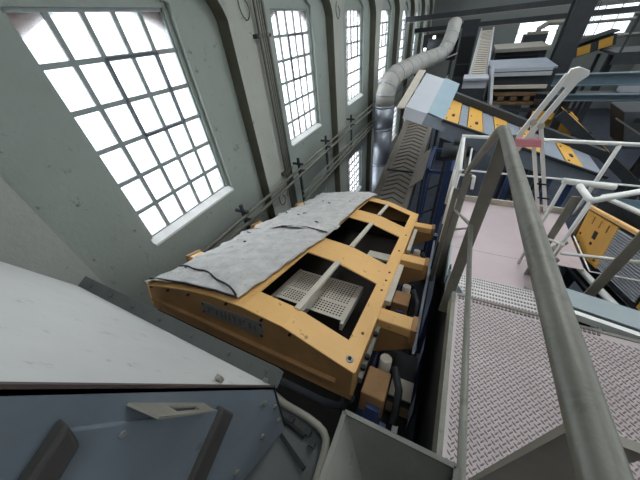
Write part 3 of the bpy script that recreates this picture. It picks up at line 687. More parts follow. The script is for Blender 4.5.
wl_ = thing('white_side_railing', 'white railing along the left side of the lower deck by the machine', 'railing', (0.17, 3.5, ZL))
def sq2(y, z, x=0.17): return (x - 0.17, y - 3.5, z - ZL)
B().tube([sq2(4.03, -1.80), sq2(3.0, -1.80)], 0.016, 8).build('mid_rail', M_rail, wl_, True)
B().tube([sq2(4.03, -1.33), sq2(2.95, -1.33)], 0.020, 8).build('top_rail', M_rail, wl_, True)
for y in (3.05, 3.5): B().tube([sq2(y, -1.33), sq2(y, ZL - 0.12)], 0.018, 8).build('post', M_rail, wl_, True)
B().bar(sq2(3.98, -1.45, 0.30), sq2(3.2, ZL + 0.02, 0.34), 0.05, 0.02, (1, 0, 0)).build('brace', M_rail, wl_)
B().tube([sq2(3.9, -1.80), sq2(3.9, -1.80, 0.42)], 0.018, 8).build('stub', M_rail, wl_, True)
B().tube([sq2(3.9, -1.80, 0.42), sq2(3.9, -2.0, 0.44)], 0.022, 8).build('stub', M_rail, wl_, True)
B().tube([sq2(3.02, -2.18), sq2(3.2, -2.18, 0.55)], 0.014, 8).build('foot_bar', M_galv, wl_, True)

gt = thing('white_gate_arm', 'white hinged gate arm raised beside its post with a pink block', 'gate', (1.0, 4.0, ZL))
def gq(x, z, y=4.0): return (x - 1.0, y - 4.0, z - ZL)
for x in (0.86, 0.945): B().bar(gq(x, -1.12), gq(x + 0.49, ZL + 0.01), 0.04, 0.045, (0, 1, 0)).build('post', M_rail, gt)
B().bar(gq(0.71, -1.40, 3.97), gq(0.985, -0.60, 3.97), 0.058, 0.035, (0, 1, 0)).build('arm_bar', M_rail, gt, bevel=0.005)
B().bar(gq(0.80, -1.43, 3.97), gq(1.07, -0.66, 3.97), 0.058, 0.035, (0, 1, 0)).build('arm_bar', M_rail, gt, bevel=0.005)
B().prism([gq(0.95, -0.70, 3.945), gq(0.985, -0.555, 3.945), gq(1.05, -0.54, 3.945), gq(1.14, -0.575, 3.945), gq(1.15, -0.615, 3.945), gq(1.09, -0.68, 3.945), gq(1.055, -0.75, 3.945)], (0, 0.06, 0)).build('cap', M_rail, gt, bevel=0.003)
for x in (0.85, 0.94):
    B().cyl(gq(x, -1.08 if x < 0.9 else -1.12, 3.94), gq(x, -1.08 if x < 0.9 else -1.12, 4.02), 0.036, 14).build('pivot', M_cream, gt, True)
B().prism([gq(0.71, -1.27, 3.92), gq(1.0, -1.27, 3.92), gq(1.03, -1.36, 3.92), gq(0.74, -1.37, 3.92)], (0, 0.09, 0)).build('pink_block', M_pinkp, gt, bevel=0.008)
for z in (-1.85, -2.05): B().box(gq(1.24 - (z + 1.85) * 0.4, z, 3.97), (0.13, 0.02, 0.014)).build('cable_tie', M_black, gt)

rr = thing('grey_corner_railing', 'light grey tube railing round the gap at the right of the lower deck', 'railing', (1.2, 2.6, ZL))
def rq(x, y, z): return (x - 1.2, y - 2.6, z - ZL)
B().tube([rq(1.0, 2.80, -1.25), rq(1.36, 2.80, -1.265)], 0.026, 12).build('top_rail', M_rail, rr, True)
B().tube([rq(1.02, 2.80, -1.25), rq(1.02, 2.80, ZL)], 0.016, 8).build('post', M_rail, rr, True)
B().tube([rq(1.10, 2.72, -1.25), rq(1.12, 2.50, -1.255), rq(1.14, 2.49, -1.255), rq(1.9, 3.03, -1.25)], 0.026, 12).build('top_rail', M_rail, rr, True)
B().tube([rq(1.13, 2.49, -1.26), rq(1.13, 2.49, ZL)], 0.018, 8).build('post', M_rail, rr, True)
B().box(rq(1.08, 2.62, -1.80), (0.06, 0.012, 1.0)).build('post', M_galvD, rr)
B().tube([rq(1.08, 2.32, -1.70), rq(1.65, 2.40, -1.70)], 0.014, 8).build('mid_rail', M_rail, rr, True)
B().tube([rq(1.02, 2.80, -1.86), rq(1.13, 2.45, -1.70)], 0.012, 8).build('mid_rail', M_rail, rr, True)
B().box(rq(1.32, 2.10, -1.56), (0.07, 0.012, 0.95)).build('post', M_galvD, rr)
B().tube([rq(1.32, 2.10, -1.10), rq(1.9, 2.2, -1.08)], 0.02, 8).build('top_rail', M_rail, rr, True)
for i, (x, y, z, r) in enumerate([(1.19, 2.72, -2.0, 0.035), (1.22, 2.66, -2.1, 0.03), (1.17, 2.75, -2.18, 0.04), (1.25, 2.78, -1.95, 0.03)]):
    B().tube([rq(x, y, z), rq(x + 0.05, y + 0.05, z + 0.03)], r, 10).build('coupling', M_galv, rr, True)

# ================================================================== second screening machine on the right (side face seen)
m2 = thing('screening_machine', 'bright yellow screening machine with grey ribbed side panel right of the lower deck', 'machine', M=tilt((1.70, 2.70, -1.66)))
# local: x to the right, s along the slope, n normal; side face x = 0 from n = -0.52 to 0
def sp_(s0, s1, n0, n1, nm, m, th=0.02, x=0.0, bev=0.006):
    return B().box((x + th / 2, (s0 + s1) / 2, (n0 + n1) / 2), (th, s1 - s0, n1 - n0)).build(nm, m, m2, bevel=bev)
py1 = sp_(0.36, 1.03, -0.50, -0.02, 'yellow_side_panel', M_yelB)
pr = sp_(-0.34, 0.34, -0.48, -0.03, 'ribbed_panel', M_dsteel)
py2 = sp_(-1.05, -0.36, -0.50, -0.02, 'yellow_side_panel', M_yelB)
sp_(1.04, 1.12, -0.50, 0.0, 'rusty_edge', M_rust, 0.03, -0.01)
rb_ = B()
for i in range(18): rb_.box((-0.006, 0.0, -0.462 + i * 0.0245), (0.012, 0.66, 0.015))
stuff(rb_.build('rib', M_hood, pr))
B().box((-0.003, 0.66, -0.22), (0.006, 0.07, 0.085)).build('hatch_hole', M_black, py1)
B().box((-0.003, 0.66, -0.32), (0.006, 0.035, 0.03)).build('hatch_hole', M_black, py1)
for s in (0.50, 0.66, 0.82): B().box((-0.003, s, -0.09), (0.006, 0.012, 0.085)).build('slot', M_yelD, py1)
for s, n_ in ((0.9, -0.40), (0.95, -0.30), (0.45, -0.44)): B().cyl((0, s, n_), (-0.012, s, n_), 0.014, 8).build('bolt', M_rust, py1)
B().box((-0.003, -0.44, -0.46), (0.006, 0.06, 0.03)).build('hatch_hole', M_black, py2)
B().box((0.02, 0.0, 0.01), (0.05, 2.3, 0.04)).build('top_rail', M_yel, m2, bevel=0.01)
B().tube([(-0.02, 1.15, -0.62), (-0.02, -1.3, -0.60)], 0.032, 12).build('frame_tube', M_rail, m2, True)
B().tube([(-0.02, 1.0, -0.72), (-0.02, -1.3, -0.70)], 0.014, 8).build('frame_tube', M_panelg, m2, True)
B().box((1.0, 0.0, -0.55), (1.9, 2.2, 0.04)).build('deck', M_black, m2)
B().box((1.98, 0.0, -0.25), (0.03, 2.2, 0.5)).build('far_side', M_dsteel, m2)
B().box((1.0, 1.1, -0.30), (1.9, 0.03, 0.46)).build('end_plate', M_black, m2)
B().tube([(-0.05, 0.95, -0.35), (-0.06, 0.3, -0.52), (-0.05, -0.5, -0.20)], 0.008, 6).build('cable', M_rail, m2, True)
for x in (0.1, 1.8):
    for y in (1.9, 3.6):
        pass
column_frame('machine_frame', 'dark steel frame carrying the bright yellow machine on the right', (1.85, 3.5), (1.9, 3.5), (-2.15, -2.62), M_dsteel)
# pale trough above it, sloping the same way
ph_ = thing('pale_trough', 'pale blue-grey trough with white rim above the yellow machine at the right edge', 'chute', M=tilt((2.0, 2.7, -1.60)))
B().box((0.0, 0.35, -0.17), (0.02, 2.5, 0.34)).build('near_side', M_dsteel, ph_)
B().box((0.85, 0.35, -0.02), (0.02, 2.5, 0.64)).build('far_side', M_hoodb, ph_)
B().box((0.42, 0.35, -0.30), (0.84, 2.5, 0.02)).build('trough_floor', M_hoodb, ph_)
B().box((0.42, 1.60, -0.14), (0.84, 0.02, 0.30)).build('end_plate', M_hoodb, ph_)
B().tube([(0, -0.9, 0.01), (0, 1.6, 0.01)], 0.028, 10).build('rim', M_rail, ph_, True)
B().tube([(0.85, -0.9, 0.31), (0.85, 1.6, 0.31)], 0.028, 10).build('rim', M_rail, ph_, True)
B().tube([(0, 1.6, 0.01), (0.85, 1.6, 0.31)], 0.028, 10).build('rim', M_rail, ph_, True)
# ================================================================== silver duct
dc = thing('silver_duct', 'large silver sheet metal duct rising by the wall and bending away', 'duct', (-2.6, 11.0, FLOOR))
def dq(x, y, z): return (x + 2.6, y - 11.0, z - FLOOR)
DR = 0.36
segs = [[(-2.6, 11.0, FLOOR), (-2.6, 11.0, -4.9)], [(-2.6, 11.0, -4.88), (-2.6, 11.0, -3.4)], [(-2.6, 11.0, -3.38), (-2.6, 11.0, -2.55)]]
for i, s_ in enumerate(segs):
    B().tube([dq(*p) for p in s_], DR, 24).build('duct_section', M_duct, dc, True)
for z in (-4.89, -3.39, -2.55): B().tube([dq(-2.6, 11.0, z - 0.03), dq(-2.6, 11.0, z + 0.03)], DR + 0.02, 24).build('joint_ring', M_duct, dc, True)
path = [V3((-2.6, 11.0, -2.55)), V3((-2.6, 11.02, -2.2)), V3((-2.57, 11.12, -1.95)), V3((-2.50, 11.4, -1.74)), V3((-2.40, 11.8, -1.62)), V3((-2.2, 12.5, -1.55)), V3((-1.98, 13.2, -1.5)), V3((-1.75, 13.9, -1.46)), V3((-1.45, 14.5, -1.42)), V3((-1.15, 15.0, -1.35)), V3((-1.0, 15.4, -1.15)), V3((-0.92, 15.9, -0.8)), V3((-0.9, 16.4, -0.35))]
B().tube([dq(*p) for p in path], [DR - 0.006 * i for i in range(len(path))], 24).build('duct_run', M_ductD, dc, True)
for i in range(1, len(path) - 1):
    d_ = (path[i + 1] - path[i - 1]).normalized()
    B().tube([dq(*(path[i] - d_ * 0.02)), dq(*(path[i] + d_ * 0.02))], DR - 0.006 * i + 0.012, 24).build('joint_ring', M_duct, dc, True)

# ================================================================== chevron belt conveyor
cv = thing('chevron_conveyor', 'grey chevron belt conveyor climbing away beside the silver duct', 'conveyor', (-1.12, 4.5, FLOOR))
def cq(x, y, z): return (x + 1.12, y - 4.5, z - FLOOR)
CS = math.tan(math.radians(12))
def cz(y): return -3.80 + (y - 6.0) * CS
B().bar(cq(-1.12, 4.2, cz(4.2) - 0.05), cq(-1.12, 14.0, cz(14.0) - 0.05), 0.74, 0.03).build('belt', M_belt, cv)
for sx in (-1, 1):
    x = -1.12 + sx * 0.47
    B().prism([cq(x - sx * 0.12, 4.2, cz(4.2) - 0.05), cq(x, 4.2, cz(4.2) + 0.10), cq(x + sx * 0.02, 4.2, cz(4.2) + 0.10), cq(x - sx * 0.10, 4.2, cz(4.2) - 0.05)], (0, 9.8, 9.8 * CS)).build('skirt', M_belt, cv)
    B().bar(cq(x + sx * 0.03, 4.2, cz(4.2) - 0.10), cq(x + sx * 0.03, 14.0, cz(14.0) - 0.10), 0.05, 0.22).build('side_beam', M_dsteel, cv)
chev = None
for i in range(48):
    y = 4.35 + i * 0.20
    if chev is None:
        b = B()
        for sx in (-1, 1): b.bar((0, 0.16, 0.16 * CS), (sx * 0.33, -0.04, -0.04 * CS), 0.035, 0.025)
        chev = b.build('chevron_cleat', M_cleat, cv); chev.location = cq(-1.12, y, cz(y) - 0.025)
    else: inst(chev, 'chevron_cleat', cv, cq(-1.12, y, cz(y) - 0.025))
for y in (6.0, 9.5, 13.0):
    for sx in (-1, 1):
        B().bar(cq(-1.12 + sx * 0.5, y, cz(y) - 0.12), cq(-1.12 + sx * 0.5, y, FLOOR), 0.08, 0.08).build('leg', M_dsteel, cv)
B().prism([cq(-0.75, 6.6, cz(6.6) + 0.1), cq(-0.45, 6.6, cz(6.6) + 0.4), cq(-0.45, 8.0, cz(8) + 0.4), cq(-0.75, 8.0, cz(8) + 0.1)], (0.02, 0, 0)).build('spill_guard', M_belt, cv)
B().bar(cq(-1.5, 7.2, cz(7.2) + 0.16), cq(-0.75, 7.2, cz(7.2) + 0.16), 0.06, 0.05).build('cross_strut', M_dsteel, cv)

# ================================================================== covered cross conveyor with yellow panels, running down to the right
cc = thing('panel_conveyor', 'inclined conveyor with alternating yellow and grey cover panels behind the railing', 'conveyor', (1.0, 6.8, FLOOR))
def xq(x, y, z): return (x - 1.0, y - 6.8, z - FLOOR)
XS = -0.30
def zc(x): return -1.66 - 0.305 * (x + 0.22)
YN, YFQ = 6.0, 7.15
def yf(x): return 7.85 - 0.27 * (x + 0.22)
x = -0.22; wds = [0.31, 0.17, 0.31, 0.24, 0.30, 0.26, 0.28, 0.42, 0.30, 0.34]
for i, wd in enumerate(wds):
    m = M_yelB if i % 2 == 0 else M_panelg
    pn = B().prism([xq(x + 0.008, YN, zc(x + 0.008)), xq(x + wd - 0.008, YN, zc(x + wd - 0.008)), xq(x + wd - 0.008, yf(x + wd), zc(x + wd - 0.008)), xq(x + 0.008, yf(x), zc(x + 0.008))], (0, 0, 0.02 if i % 2 == 0 else 0.006)).build('cover_panel', m, cc)
    if i % 2 == 0:
        B().box(xq(x + wd * 0.55, YN + 0.55, zc(x + wd * 0.55) + 0.022), (0.07, 0.16, 0.01)).build('hand_hole', M_black, pn)
        for q_ in (0.2, 0.95): B().box(xq(x + wd * 0.2, YN + q_, zc(x + wd * 0.2) + 0.024), (0.03, 0.05, 0.01)).build('catch', M_dsteel, pn)
    x += wd
xe = x
B().prism([xq(-0.22, YN - 0.02, zc(-0.22)), xq(xe, YN - 0.02, zc(xe)), xq(xe, YN - 0.02, zc(xe) - 0.32), xq(-0.22, YN - 0.02, zc(-0.22) - 0.32)], (0, 0.02, 0)).build('side_beam', M_panelg, cc)
B().bar(xq(-0.22, yf(-0.22) + 0.08, zc(-0.22) + 0.10), xq(xe + 0.2, yf(xe + 0.2) + 0.08, zc(xe + 0.2) + 0.10), 0.14, 0.16).build('upper_rail', M_dsteel, cc)
B().bar(xq(-0.22, YN - 0.03, zc(-0.22) + 0.02), xq(xe, YN - 0.03, zc(xe) + 0.02), 0.05, 0.05).build('lower_rail', M_dsteel, cc)
# head hood
H1 = [(-0.97, -1.40), (-0.53, -1.53), (-0.20, -1.66)]; H2 = [(-0.87, -1.08), (-0.43, -1.22), (-0.08, -1.36)]
B().add([xq(H1[0][0], YN, H1[0][1]), xq(H1[1][0], YN, H1[1][1]), xq(H2[1][0], 7.9, H2[1][1]), xq(H2[0][0], 7.9, H2[0][1])], [(0, 1, 2, 3)]).build('hood_top', M_hood, cc, solid=0.03)
B().add([xq(H1[1][0], YN, H1[1][1]), xq(H1[2][0], YN, H1[2][1]), xq(H2[2][0], 7.9, H2[2][1]), xq(H2[1][0], 7.9, H2[1][1])], [(0, 1, 2, 3)]).build('hood_cover', M_hoodb, cc, solid=0.03)
B().prism([xq(-0.97, YN, -1.40), xq(-0.53, YN, -1.53), xq(-0.60, YN - 0.1, -1.72), xq(-1.0, YN - 0.1, -1.60)], (0, 0.02, 0)).build('hood_flap', M_hood, cc)
B().prism([xq(-0.53, YN, -1.54), xq(-0.10, YN, -1.70), xq(-0.16, YN - 0.05, -1.86), xq(-0.62, YN - 0.05, -1.70)], (0, 0.02, 0)).build('hood_skirt', M_panelg, cc)
B().prism([xq(-1.0, YN, -1.42), xq(-0.9, 7.9, -1.02), xq(-1.06, 7.9, -1.0), xq(-1.16, YN, -1.42)], (0, 0, -0.02)).build('hood_flap', M_cream, cc)
B().prism([xq(-0.97, 7.9, -1.1), xq(-0.08, 7.9, -1.38), xq(-0.08, 7.9, -2.0), xq(-0.97, 7.9, -2.0)], (0, 0.02, 0)).build('hood_back', M_panelg, cc)
for xx in (0.1, 1.3, 2.3):
    for y in (YN + 0.1, YFQ): B().bar(xq(xx, y, zc(xx) - 0.2), xq(xx, y, FLOOR), 0.1, 0.1).build('leg', M_blue, cc)

# second covered conveyor farther right, crossing below
c3 = thing('panel_conveyor', 'dark framed conveyor with yellow panels behind the right end of the white railing', 'conveyor', (3.4, 7.6, FLOOR))
def yq(x, y, z): return (x - 3.4, y - 7.6, z - FLOOR)
def z3(x): return -2.35 - 0.75 * (x - 2.75)
for i in range(7):
    x = 2.30 + i * 0.30
    m = M_yelB if i in (0, 1, 4) else (M_rust if i % 2 == 0 else M_dsteel)
    pn = B().prism([yq(x, 8.25, z3(x)), yq(x + 0.28, 8.25, z3(x + 0.28)), yq(x + 0.28, 9.2, z3(x + 0.28)), yq(x, 9.2, z3(x))], (0, 0, 0.02)).build('cover_panel', m, c3)
    if i % 2 == 0: B().box(yq(x + 0.14, 8.55, z3(x + 0.14) + 0.03), (0.06, 0.10, 0.02)).build('hand_hole', M_black, pn)
for y in (8.2, 9.25): B().bar(yq(2.2, y, z3(2.2) - 0.10), yq(4.6, y, z3(4.6) - 0.10), 0.08, 0.20).build('side_beam', M_dsteel, c3)
B().bar(yq(2.5, 9.15, z3(2.5)), yq(2.5, 9.15, FLOOR), 0.1, 0.1).build('leg', M_dsteel, c3)
B().bar(yq(4.3, 8.3, z3(4.3)), yq(4.3, 8.3, FLOOR), 0.1, 0.1).build('leg', M_dsteel, c3)
B().bar(yq(3.2, 8.15, -2.1), yq(4.6, 8.15, -2.9), 0.03, 0.03).build('grab_rail', M_galv, c3)
dhd = thing('dark_hood', 'dark sheet steel hood behind the right end of the white railing', 'hood', (4.3, 8.9, FLOOR))
B().prism([(-0.9, -0.4, 4.95), (1.6, -0.4, 4.95), (1.6, -0.6, 4.35), (-0.6, -0.6, 4.2)], (0, 0.9, 0)).build('body', M_dsteel, dhd, bevel=0.02)
B().bar((-0.7, -0.56, 4.82), (1.5, -0.56, 4.82), 0.02, 0.10).build('trim', M_black, dhd)
for x in (0.5, 1.4): B().box((x, 0.0, 2.1), (0.1, 0.1, 4.25)).build('leg', M_dsteel, dhd)
# fallen cable loops and motor on the cross conveyor
mt = thing('drive_motor', 'dark drive motor under the head of the panel conveyor', 'motor', (0.15, 5.75, -2.15))
B().tube([(-0.25, 0, 0), (0.2, 0, 0)], 0.14, 16).build('casing', M_dsteel, mt, True); B().tube([(0.2, 0, 0), (0.28, 0, 0)], 0.10, 16).build('fan_cover', M_black, mt, True); B().box((0.0, 0, 0.16), (0.14, 0.12, 0.08)).build('terminal_box', M_dsteel, mt)
B().box((0, 0.05, -0.16), (0.4, 0.2, 0.04)).build('foot_plate', M_dsteel, mt)
for x in (-0.15, 0.15): B().box((x, 0.05, (FLOOR + 2.15 - 0.18) / 2), (0.06, 0.06, -(FLOOR + 2.15) - 0.18)).build('leg', M_dsteel, mt)

# ================================================================== background machinery
# pale blue beams
for i, (y, z, x0, x1, h, lab) in enumerate([(8.6, -1.42, 1.9, 6.5, 0.22, 'upper pale blue steel beam crossing behind the gate arm'), (8.6, -1.78, 1.9, 6.5, 0.12, 'thin lower blue steel beam crossing behind the gate arm')]):
    t = thing('steel_beam', lab, 'beam', ((x0 + x1) / 2, y, z), 'blue beams behind the gate arm')
    L_ = x1 - x0
    B().box((0, 0, 0), (L_, 0.02, h)).build('web', M_slate, t)
    for s_ in (1, -1): B().box((0, 0, s_ * h / 2), (L_, 0.14, 0.02)).build('beam_flange', M_slate, t)
for i, x in enumerate((2.35, 4.4, 6.3)):
    lab = ['nearest dark post carrying the pale blue beams', 'middle dark post carrying the pale blue beams', 'outermost dark post carrying the pale blue beams'][i]
    t = thing('beam_post', lab, 'post', (x, 8.75, FLOOR))
    B().box((0, 0, 2.85), (0.18, 0.12, 5.7)).build('web', M_dsteel, t); B().box((0, 0, 5.72), (0.3, 0.25, 0.03)).build('cap_plate', M_dsteel, t)
# grey machine housing with brown interior rails
rk = thing('sorting_rack', 'grey framed sorting machine with brown rails beyond the panel conveyor', 'machine', (1.6, 11.2, FLOOR))
def kq(x, y, z): return (x - 1.6, y - 11.2, z - FLOOR)
B().bar(kq(0.72, 11, -1.42), kq(1.0, 10.6, -2.7), 0.10, 0.10).build('corner_post', M_hood, rk)
for z, y, m in ((-1.50, 11.0, M_hood), (-1.62, 10.95, M_hood), (-1.95, 10.9, M_cream), (-2.15, 10.9, M_rust), (-2.40, 10.85, M_rust), (-2.6, 10.8, M_dsteel)):
    B().bar(kq(0.8, y, z), kq(2.3, y, z), 0.10, 0.09).build('rail', m, rk)
B().box(kq(1.55, 12.0, -1.95), (1.6, 1.9, 0.9)).build('body', M_dsteel, rk)
B().box(kq(1.55, 12.0, -1.48), (1.7, 2.0, 0.05)).build('top_plate', M_panelg, rk)
for x in (0.9, 2.2): B().box(kq(x, 11.2, (FLOOR - 2.5) / 2), (0.12, 0.12, -2.5 - FLOOR)).build('leg', M_dsteel, rk)
for x in (1.2, 1.55, 1.9): B().box(kq(x, 10.84, -2.27), (0.16, 0.12, 0.10)).build('roller_block', M_rust, rk)
gb = thing('control_cabinet', 'light grey cabinet top left of the sorting rack', 'cabinet', (0.33, 10.8, FLOOR))
B().box((0, 0, 4.9), (0.66, 0.6, 0.95)).build('body', M_dsteel, gb); B().box((0, -0.05, 5.36), (0.70, 0.75, 0.06)).build('top', M_hood, gb); B().box((0, -0.31, 5.22), (0.68, 0.02, 0.24)).build('door', M_hood, gb)
B().box((0, 0, 2.2), (0.2, 0.2, 4.4)).build('pedestal', M_dsteel, gb)
# steep pale belt behind
sb = thing('steep_belt', 'steep pale belt elevator rising toward the bright far window', 'conveyor', (0.4, 12.5, FLOOR))
def eq(x, y, z): return (x - 0.4, y - 12.5, z - FLOOR)
B().bar(eq(0.42, 12.0, -1.85), eq(0.55, 19.0, -0.85), 0.46, 0.04).build('belt', M_cream, sb)
for sx in (-1, 1): B().bar(eq(0.42 + sx * 0.27, 12.0, -1.8), eq(0.55 + sx * 0.27, 19.0, -0.8), 0.06, 0.16).build('side_beam', M_hood, sb)
for i in range(26):
    f = i / 26; B().box(eq(0.42 + 0.13 * f, 12.1 + 6.8 * f, -1.815 + f * 0.97), (0.40, 0.04, 0.03)).build('cleat', M_belt, sb)
for y, z in ((12.6, -1.85), (18, -1.1)): B().box(eq(0.45, y, (z + FLOOR) / 2), (0.12, 0.12, z - FLOOR)).build('leg', M_dsteel, sb)
# dark housing with slot
dh = thing('dark_housing', 'dark box-shaped machine housing with a black slot in the far middle', 'machine', (1.9, 16.5, FLOOR))
B().box((0.0, 0, 4.9), (1.8, 2.0, 1.3)).build('body', M_dsteel, dh); B().box((-0.1, -1.01, 5.15), (1.5, 0.04, 0.42)).build('slot', M_black, dh)
B().box((0.0, -0.1, 5.6), (1.9, 2.3, 0.12)).build('top', M_galvD, dh); B().box((-0.1, -1.05, 4.8), (1.75, 0.06, 0.2)).build('ledge', M_galvD, dh)
for x in (-0.9, 0.7): B().box((x, 0, 2.1), (0.2, 0.2, 4.3)).build('leg', M_dsteel, dh)
# dark vertical screen left of the steep belt and the large building column
dk = thing('dark_tower', 'tall dark steel tower behind the bend of the duct', 'tower', (-0.22, 17.4, FLOOR))
B().box((0, 0, 3.3), (0.68, 1.0, 6.6)).build('body', M_dsteel, dk); B().box((0, -0.52, 5.3), (0.58, 0.03, 1.6)).build('front_cover', M_black, dk); B().box((0, 0, 6.65), (0.7, 1.0, 0.1)).build('cap', M_dsteel, dk)
for z in (4.4, 5.0): B().box((0, -0.54, z), (0.66, 0.03, 0.05)).build('rib', M_dsteel, dk)
bc = thing('building_column', 'tall dark steel building column behind the gate arm', 'column', (2.95, 13.6, FLOOR))
B().box((0, 0, 5.25), (0.06, 0.5, 10.5)).build('web', M_black, bc)
for y in (-0.25, 0.25): B().box((0, y, 5.25), (0.55, 0.04, 10.5)).build('column_flange', M_dsteel, bc)
B().box((0, 0, 0.03), (0.8, 0.8, 0.06)).build('base_plate', M_dsteel, bc)
# far yellow unit and platform at the top right
fy = thing('yellow_unit', 'small far yellow conveyor unit right of the building column', 'conveyor', (4.1, 15.5, FLOOR))
B().bar((-0.6, 0, 5.35), (0.55, 0, 5.75), 0.9, 0.32).build('body', M_dsteel, fy)
for s_ in (-0.42, 0.12): B().bar((s_, -0.46, 5.36 + (s_ + 0.6) * 0.35), (s_ + 0.34, -0.46, 5.47 + (s_ + 0.6) * 0.35), 0.03, 0.28).build('cover_panel', M_yelB, fy)
B().bar((-0.6, 0, 5.62), (0.55, 0, 6.0), 0.8, 0.04).build('belt', M_black, fy)
for x in (-0.4, 0.4): B().box((x, 0, 2.65), (0.1, 0.1, 5.3)).build('leg', M_dsteel, fy)
up = thing('far_gallery', 'dark steel gallery with railing at the top right', 'gallery', (6.4, 14.5, -1.55))
B().box((0, 0, 0), (4.0, 1.6, 0.08)).build('deck', M_dsteel, up); B().box((0, -0.8, -0.12), (4.0, 0.06, 0.34)).build('fascia', M_dsteel, up)
for i in range(5): B().box((-1.9 + i * 0.95, -0.8, 0.5), (0.05, 0.05, 1.0)).build('post', M_dsteel, up)
B().bar((-2, -0.8, 1.0), (2, -0.8, 1.0), 0.05, 0.05).build('top_rail', M_dsteel, up); B().bar((-2, -0.8, 0.5), (2, -0.8, 0.5), 0.04, 0.04).build('mid_rail', M_dsteel, up)
for x in (-1.8, 1.8): B().box((x, 0, (FLOOR + 1.55) / 2), (0.2, 0.2, -(FLOOR + 1.55))).build('column', M_dsteel, up)
for i, x in enumerate((4.15, 4.85)):
    t = thing('white_box', ['left white box on the beam below the gallery', 'right white box on the beam below the gallery'][i], 'box', (x, 10.8, -2.1), 'white boxes below the gallery')
    B().box((0, 0, 0.16), (0.42, 0.3, 0.32)).build('body', M_hood, t, bevel=0.02); B().box((0, 0, 0.33), (0.44, 0.32, 0.03)).build('lid', M_rail, t)
t = thing('steel_beam', 'long dark steel beam carrying the white boxes', 'beam', (4.6, 10.8, -2.2))
B().box((0, 0, 0), (5.0, 0.04, 0.16)).build('web', M_dsteel, t)
for s_ in (1, -1): B().box((0, 0, s_ * 0.09), (5.0, 0.34, 0.02)).build('beam_flange', M_dsteel, t)
for x in (-1.9, 2.3): B().box((x, 0, (FLOOR + 2.2) / 2 - 0.05), (0.16, 0.16, -(FLOOR + 2.2) - 0.1)).build('post', M_dsteel, t)
# crane beams under the roof line
for i, (y, z, lab) in enumerate([(21.0, -0.62, 'lower long dark crane beam crossing the far end of the hall'), (18.5, -0.05, 'upper long dark beam crossing the hall near the top edge')]):
    t = thing('cross_beam', lab, 'beam', (3.6, y, z), 'far cross beams')
    B().box((0, 0, 0), (14.2, 0.16, 0.22)).build('web', M_dsteel, t); B().box((0, 0, -0.12), (14.2, 0.3, 0.03)).build('beam_flange', M_galvD, t)
# dark cluster with small lamps near the duct end
dl = thing('blower_unit', 'dark blower unit with small lit lamps above the duct bend', 'machine', (-1.6, 19.5, FLOOR))
B().box((0, 0, 5.6), (1.8, 1.4, 1.2)).build('body', M_black, dl); B().tube([(-0.6, -0.8, 5.7), (0.6, -0.8, 5.7)], 0.35, 14).build('drum', M_dsteel, dl, True)
for p_ in ((-0.3, -1.2, 6.1), (0.5, -1.2, 5.9), (-0.7, -1.2, 5.6)): B().box(p_, (0.13, 0.05, 0.13)).build('lamp', M_lamp, dl)
B().bar((-0.9, -1.2, 5.35), (-0.1, -1.2, 5.05), 0.1, 0.1).build('pipe', M_rail, dl); B().bar((0.3, -1.2, 5.1), (1.3, -1.2, 5.45), 0.08, 0.06).build('pipe', M_rail, dl)
for x in (-0.7, 0.7): B().box((x, 0, 2.5), (0.15, 0.15, 5.0)).build('leg', M_dsteel, dl)
# blue trestle and clutter on the floor beyond the lower deck
bt_ = thing('blue_trestle', 'blue painted steel trestle on the floor left of the white railing', 'frame', (0.1, 9.5, FLOOR))
for x in (-0.55, 0.15):
    for y in (-1.0, 0.9):
        B().box((x, y, 1.6), (0.10, 0.10, 3.2)).build('post', M_blue, bt_)
    B().bar((x, -1.0, 3.15), (x, 0.9, 3.15), 0.1, 0.1).build('top_beam', M_blue, bt_)
    B().bar((x, -1.0, 1.0), (x, 0.9, 2.6), 0.06, 0.06).build('brace', M_dsteel, bt_)
for y in (-1.0, 0.9):
    B().bar((-0.55, y, 3.1), (0.15, y, 3.1), 0.1, 0.1).build('top_beam', M_blue, bt_); B().bar((-0.55, y, 1.4), (0.15, y, 1.9), 0.06, 0.06).build('brace', M_dsteel, bt_)
# dark shaft guard left of the walkway
gd = thing('shaft_guard', 'dark guard box with pale plates beside the walkway edge', 'guard', (0.05, 0.85, -2.6))
B().box((0, 0.0, 0.0), (0.22, 0.9, 0.35)).build('body', M_black, gd); B().box((0.02, 0.12, 0.19), (0.18, 0.16, 0.03)).build('plate', M_cream, gd); B().box((0.02, -0.05, 0.19), (0.18, 0.07, 0.03)).build('plate', M_rust, gd)
B().box((-0.06, -0.25, 0.22), (0.05, 0.10, 0.10)).build('blue_tab', M_blue, gd); B().box((0.03, -0.22, 0.22), (0.04, 0.10, 0.06)).build('white_tab', M_rail, gd)
B().box((0, 0, -0.72), (0.1, 0.1, 1.12)).build('leg', M_dsteel, gd)
bp_ = thing('blue_rail', 'blue painted rail running between the ochre machine and the walkway', 'rail', (0.12, 2.4, -2.75))
B().bar((0, -0.95, 0.05), (0, 1.5, -0.2), 0.03, 0.07).build('rail', M_panelg, bp_)
for y in (-0.8, 1.3): B().bar((0, y, -0.05), (0, y, -1.13), 0.06, 0.06).build('leg', M_blue, bp_)

fu = thing('window_mask_block', 'dark block added to carve the outline of the bright far window', 'machine', (3.55, 25.0, FLOOR))
B().box((0, 0, 2.75), (1.2, 1.2, 5.5)).build('body', M_dsteel, fu); B().box((0.1, 0, 5.55), (1.0, 1.0, 0.12)).build('cap', M_galvD, fu); B().tube([(0.1, 0, 5.5), (0.1, 0, 5.75), (0.5, 0, 6.0), (1.6, 0, 6.0)], 0.16, 12).build('block_pipe', M_galvD, fu, True)  # added block that shapes the outline of the far window glow

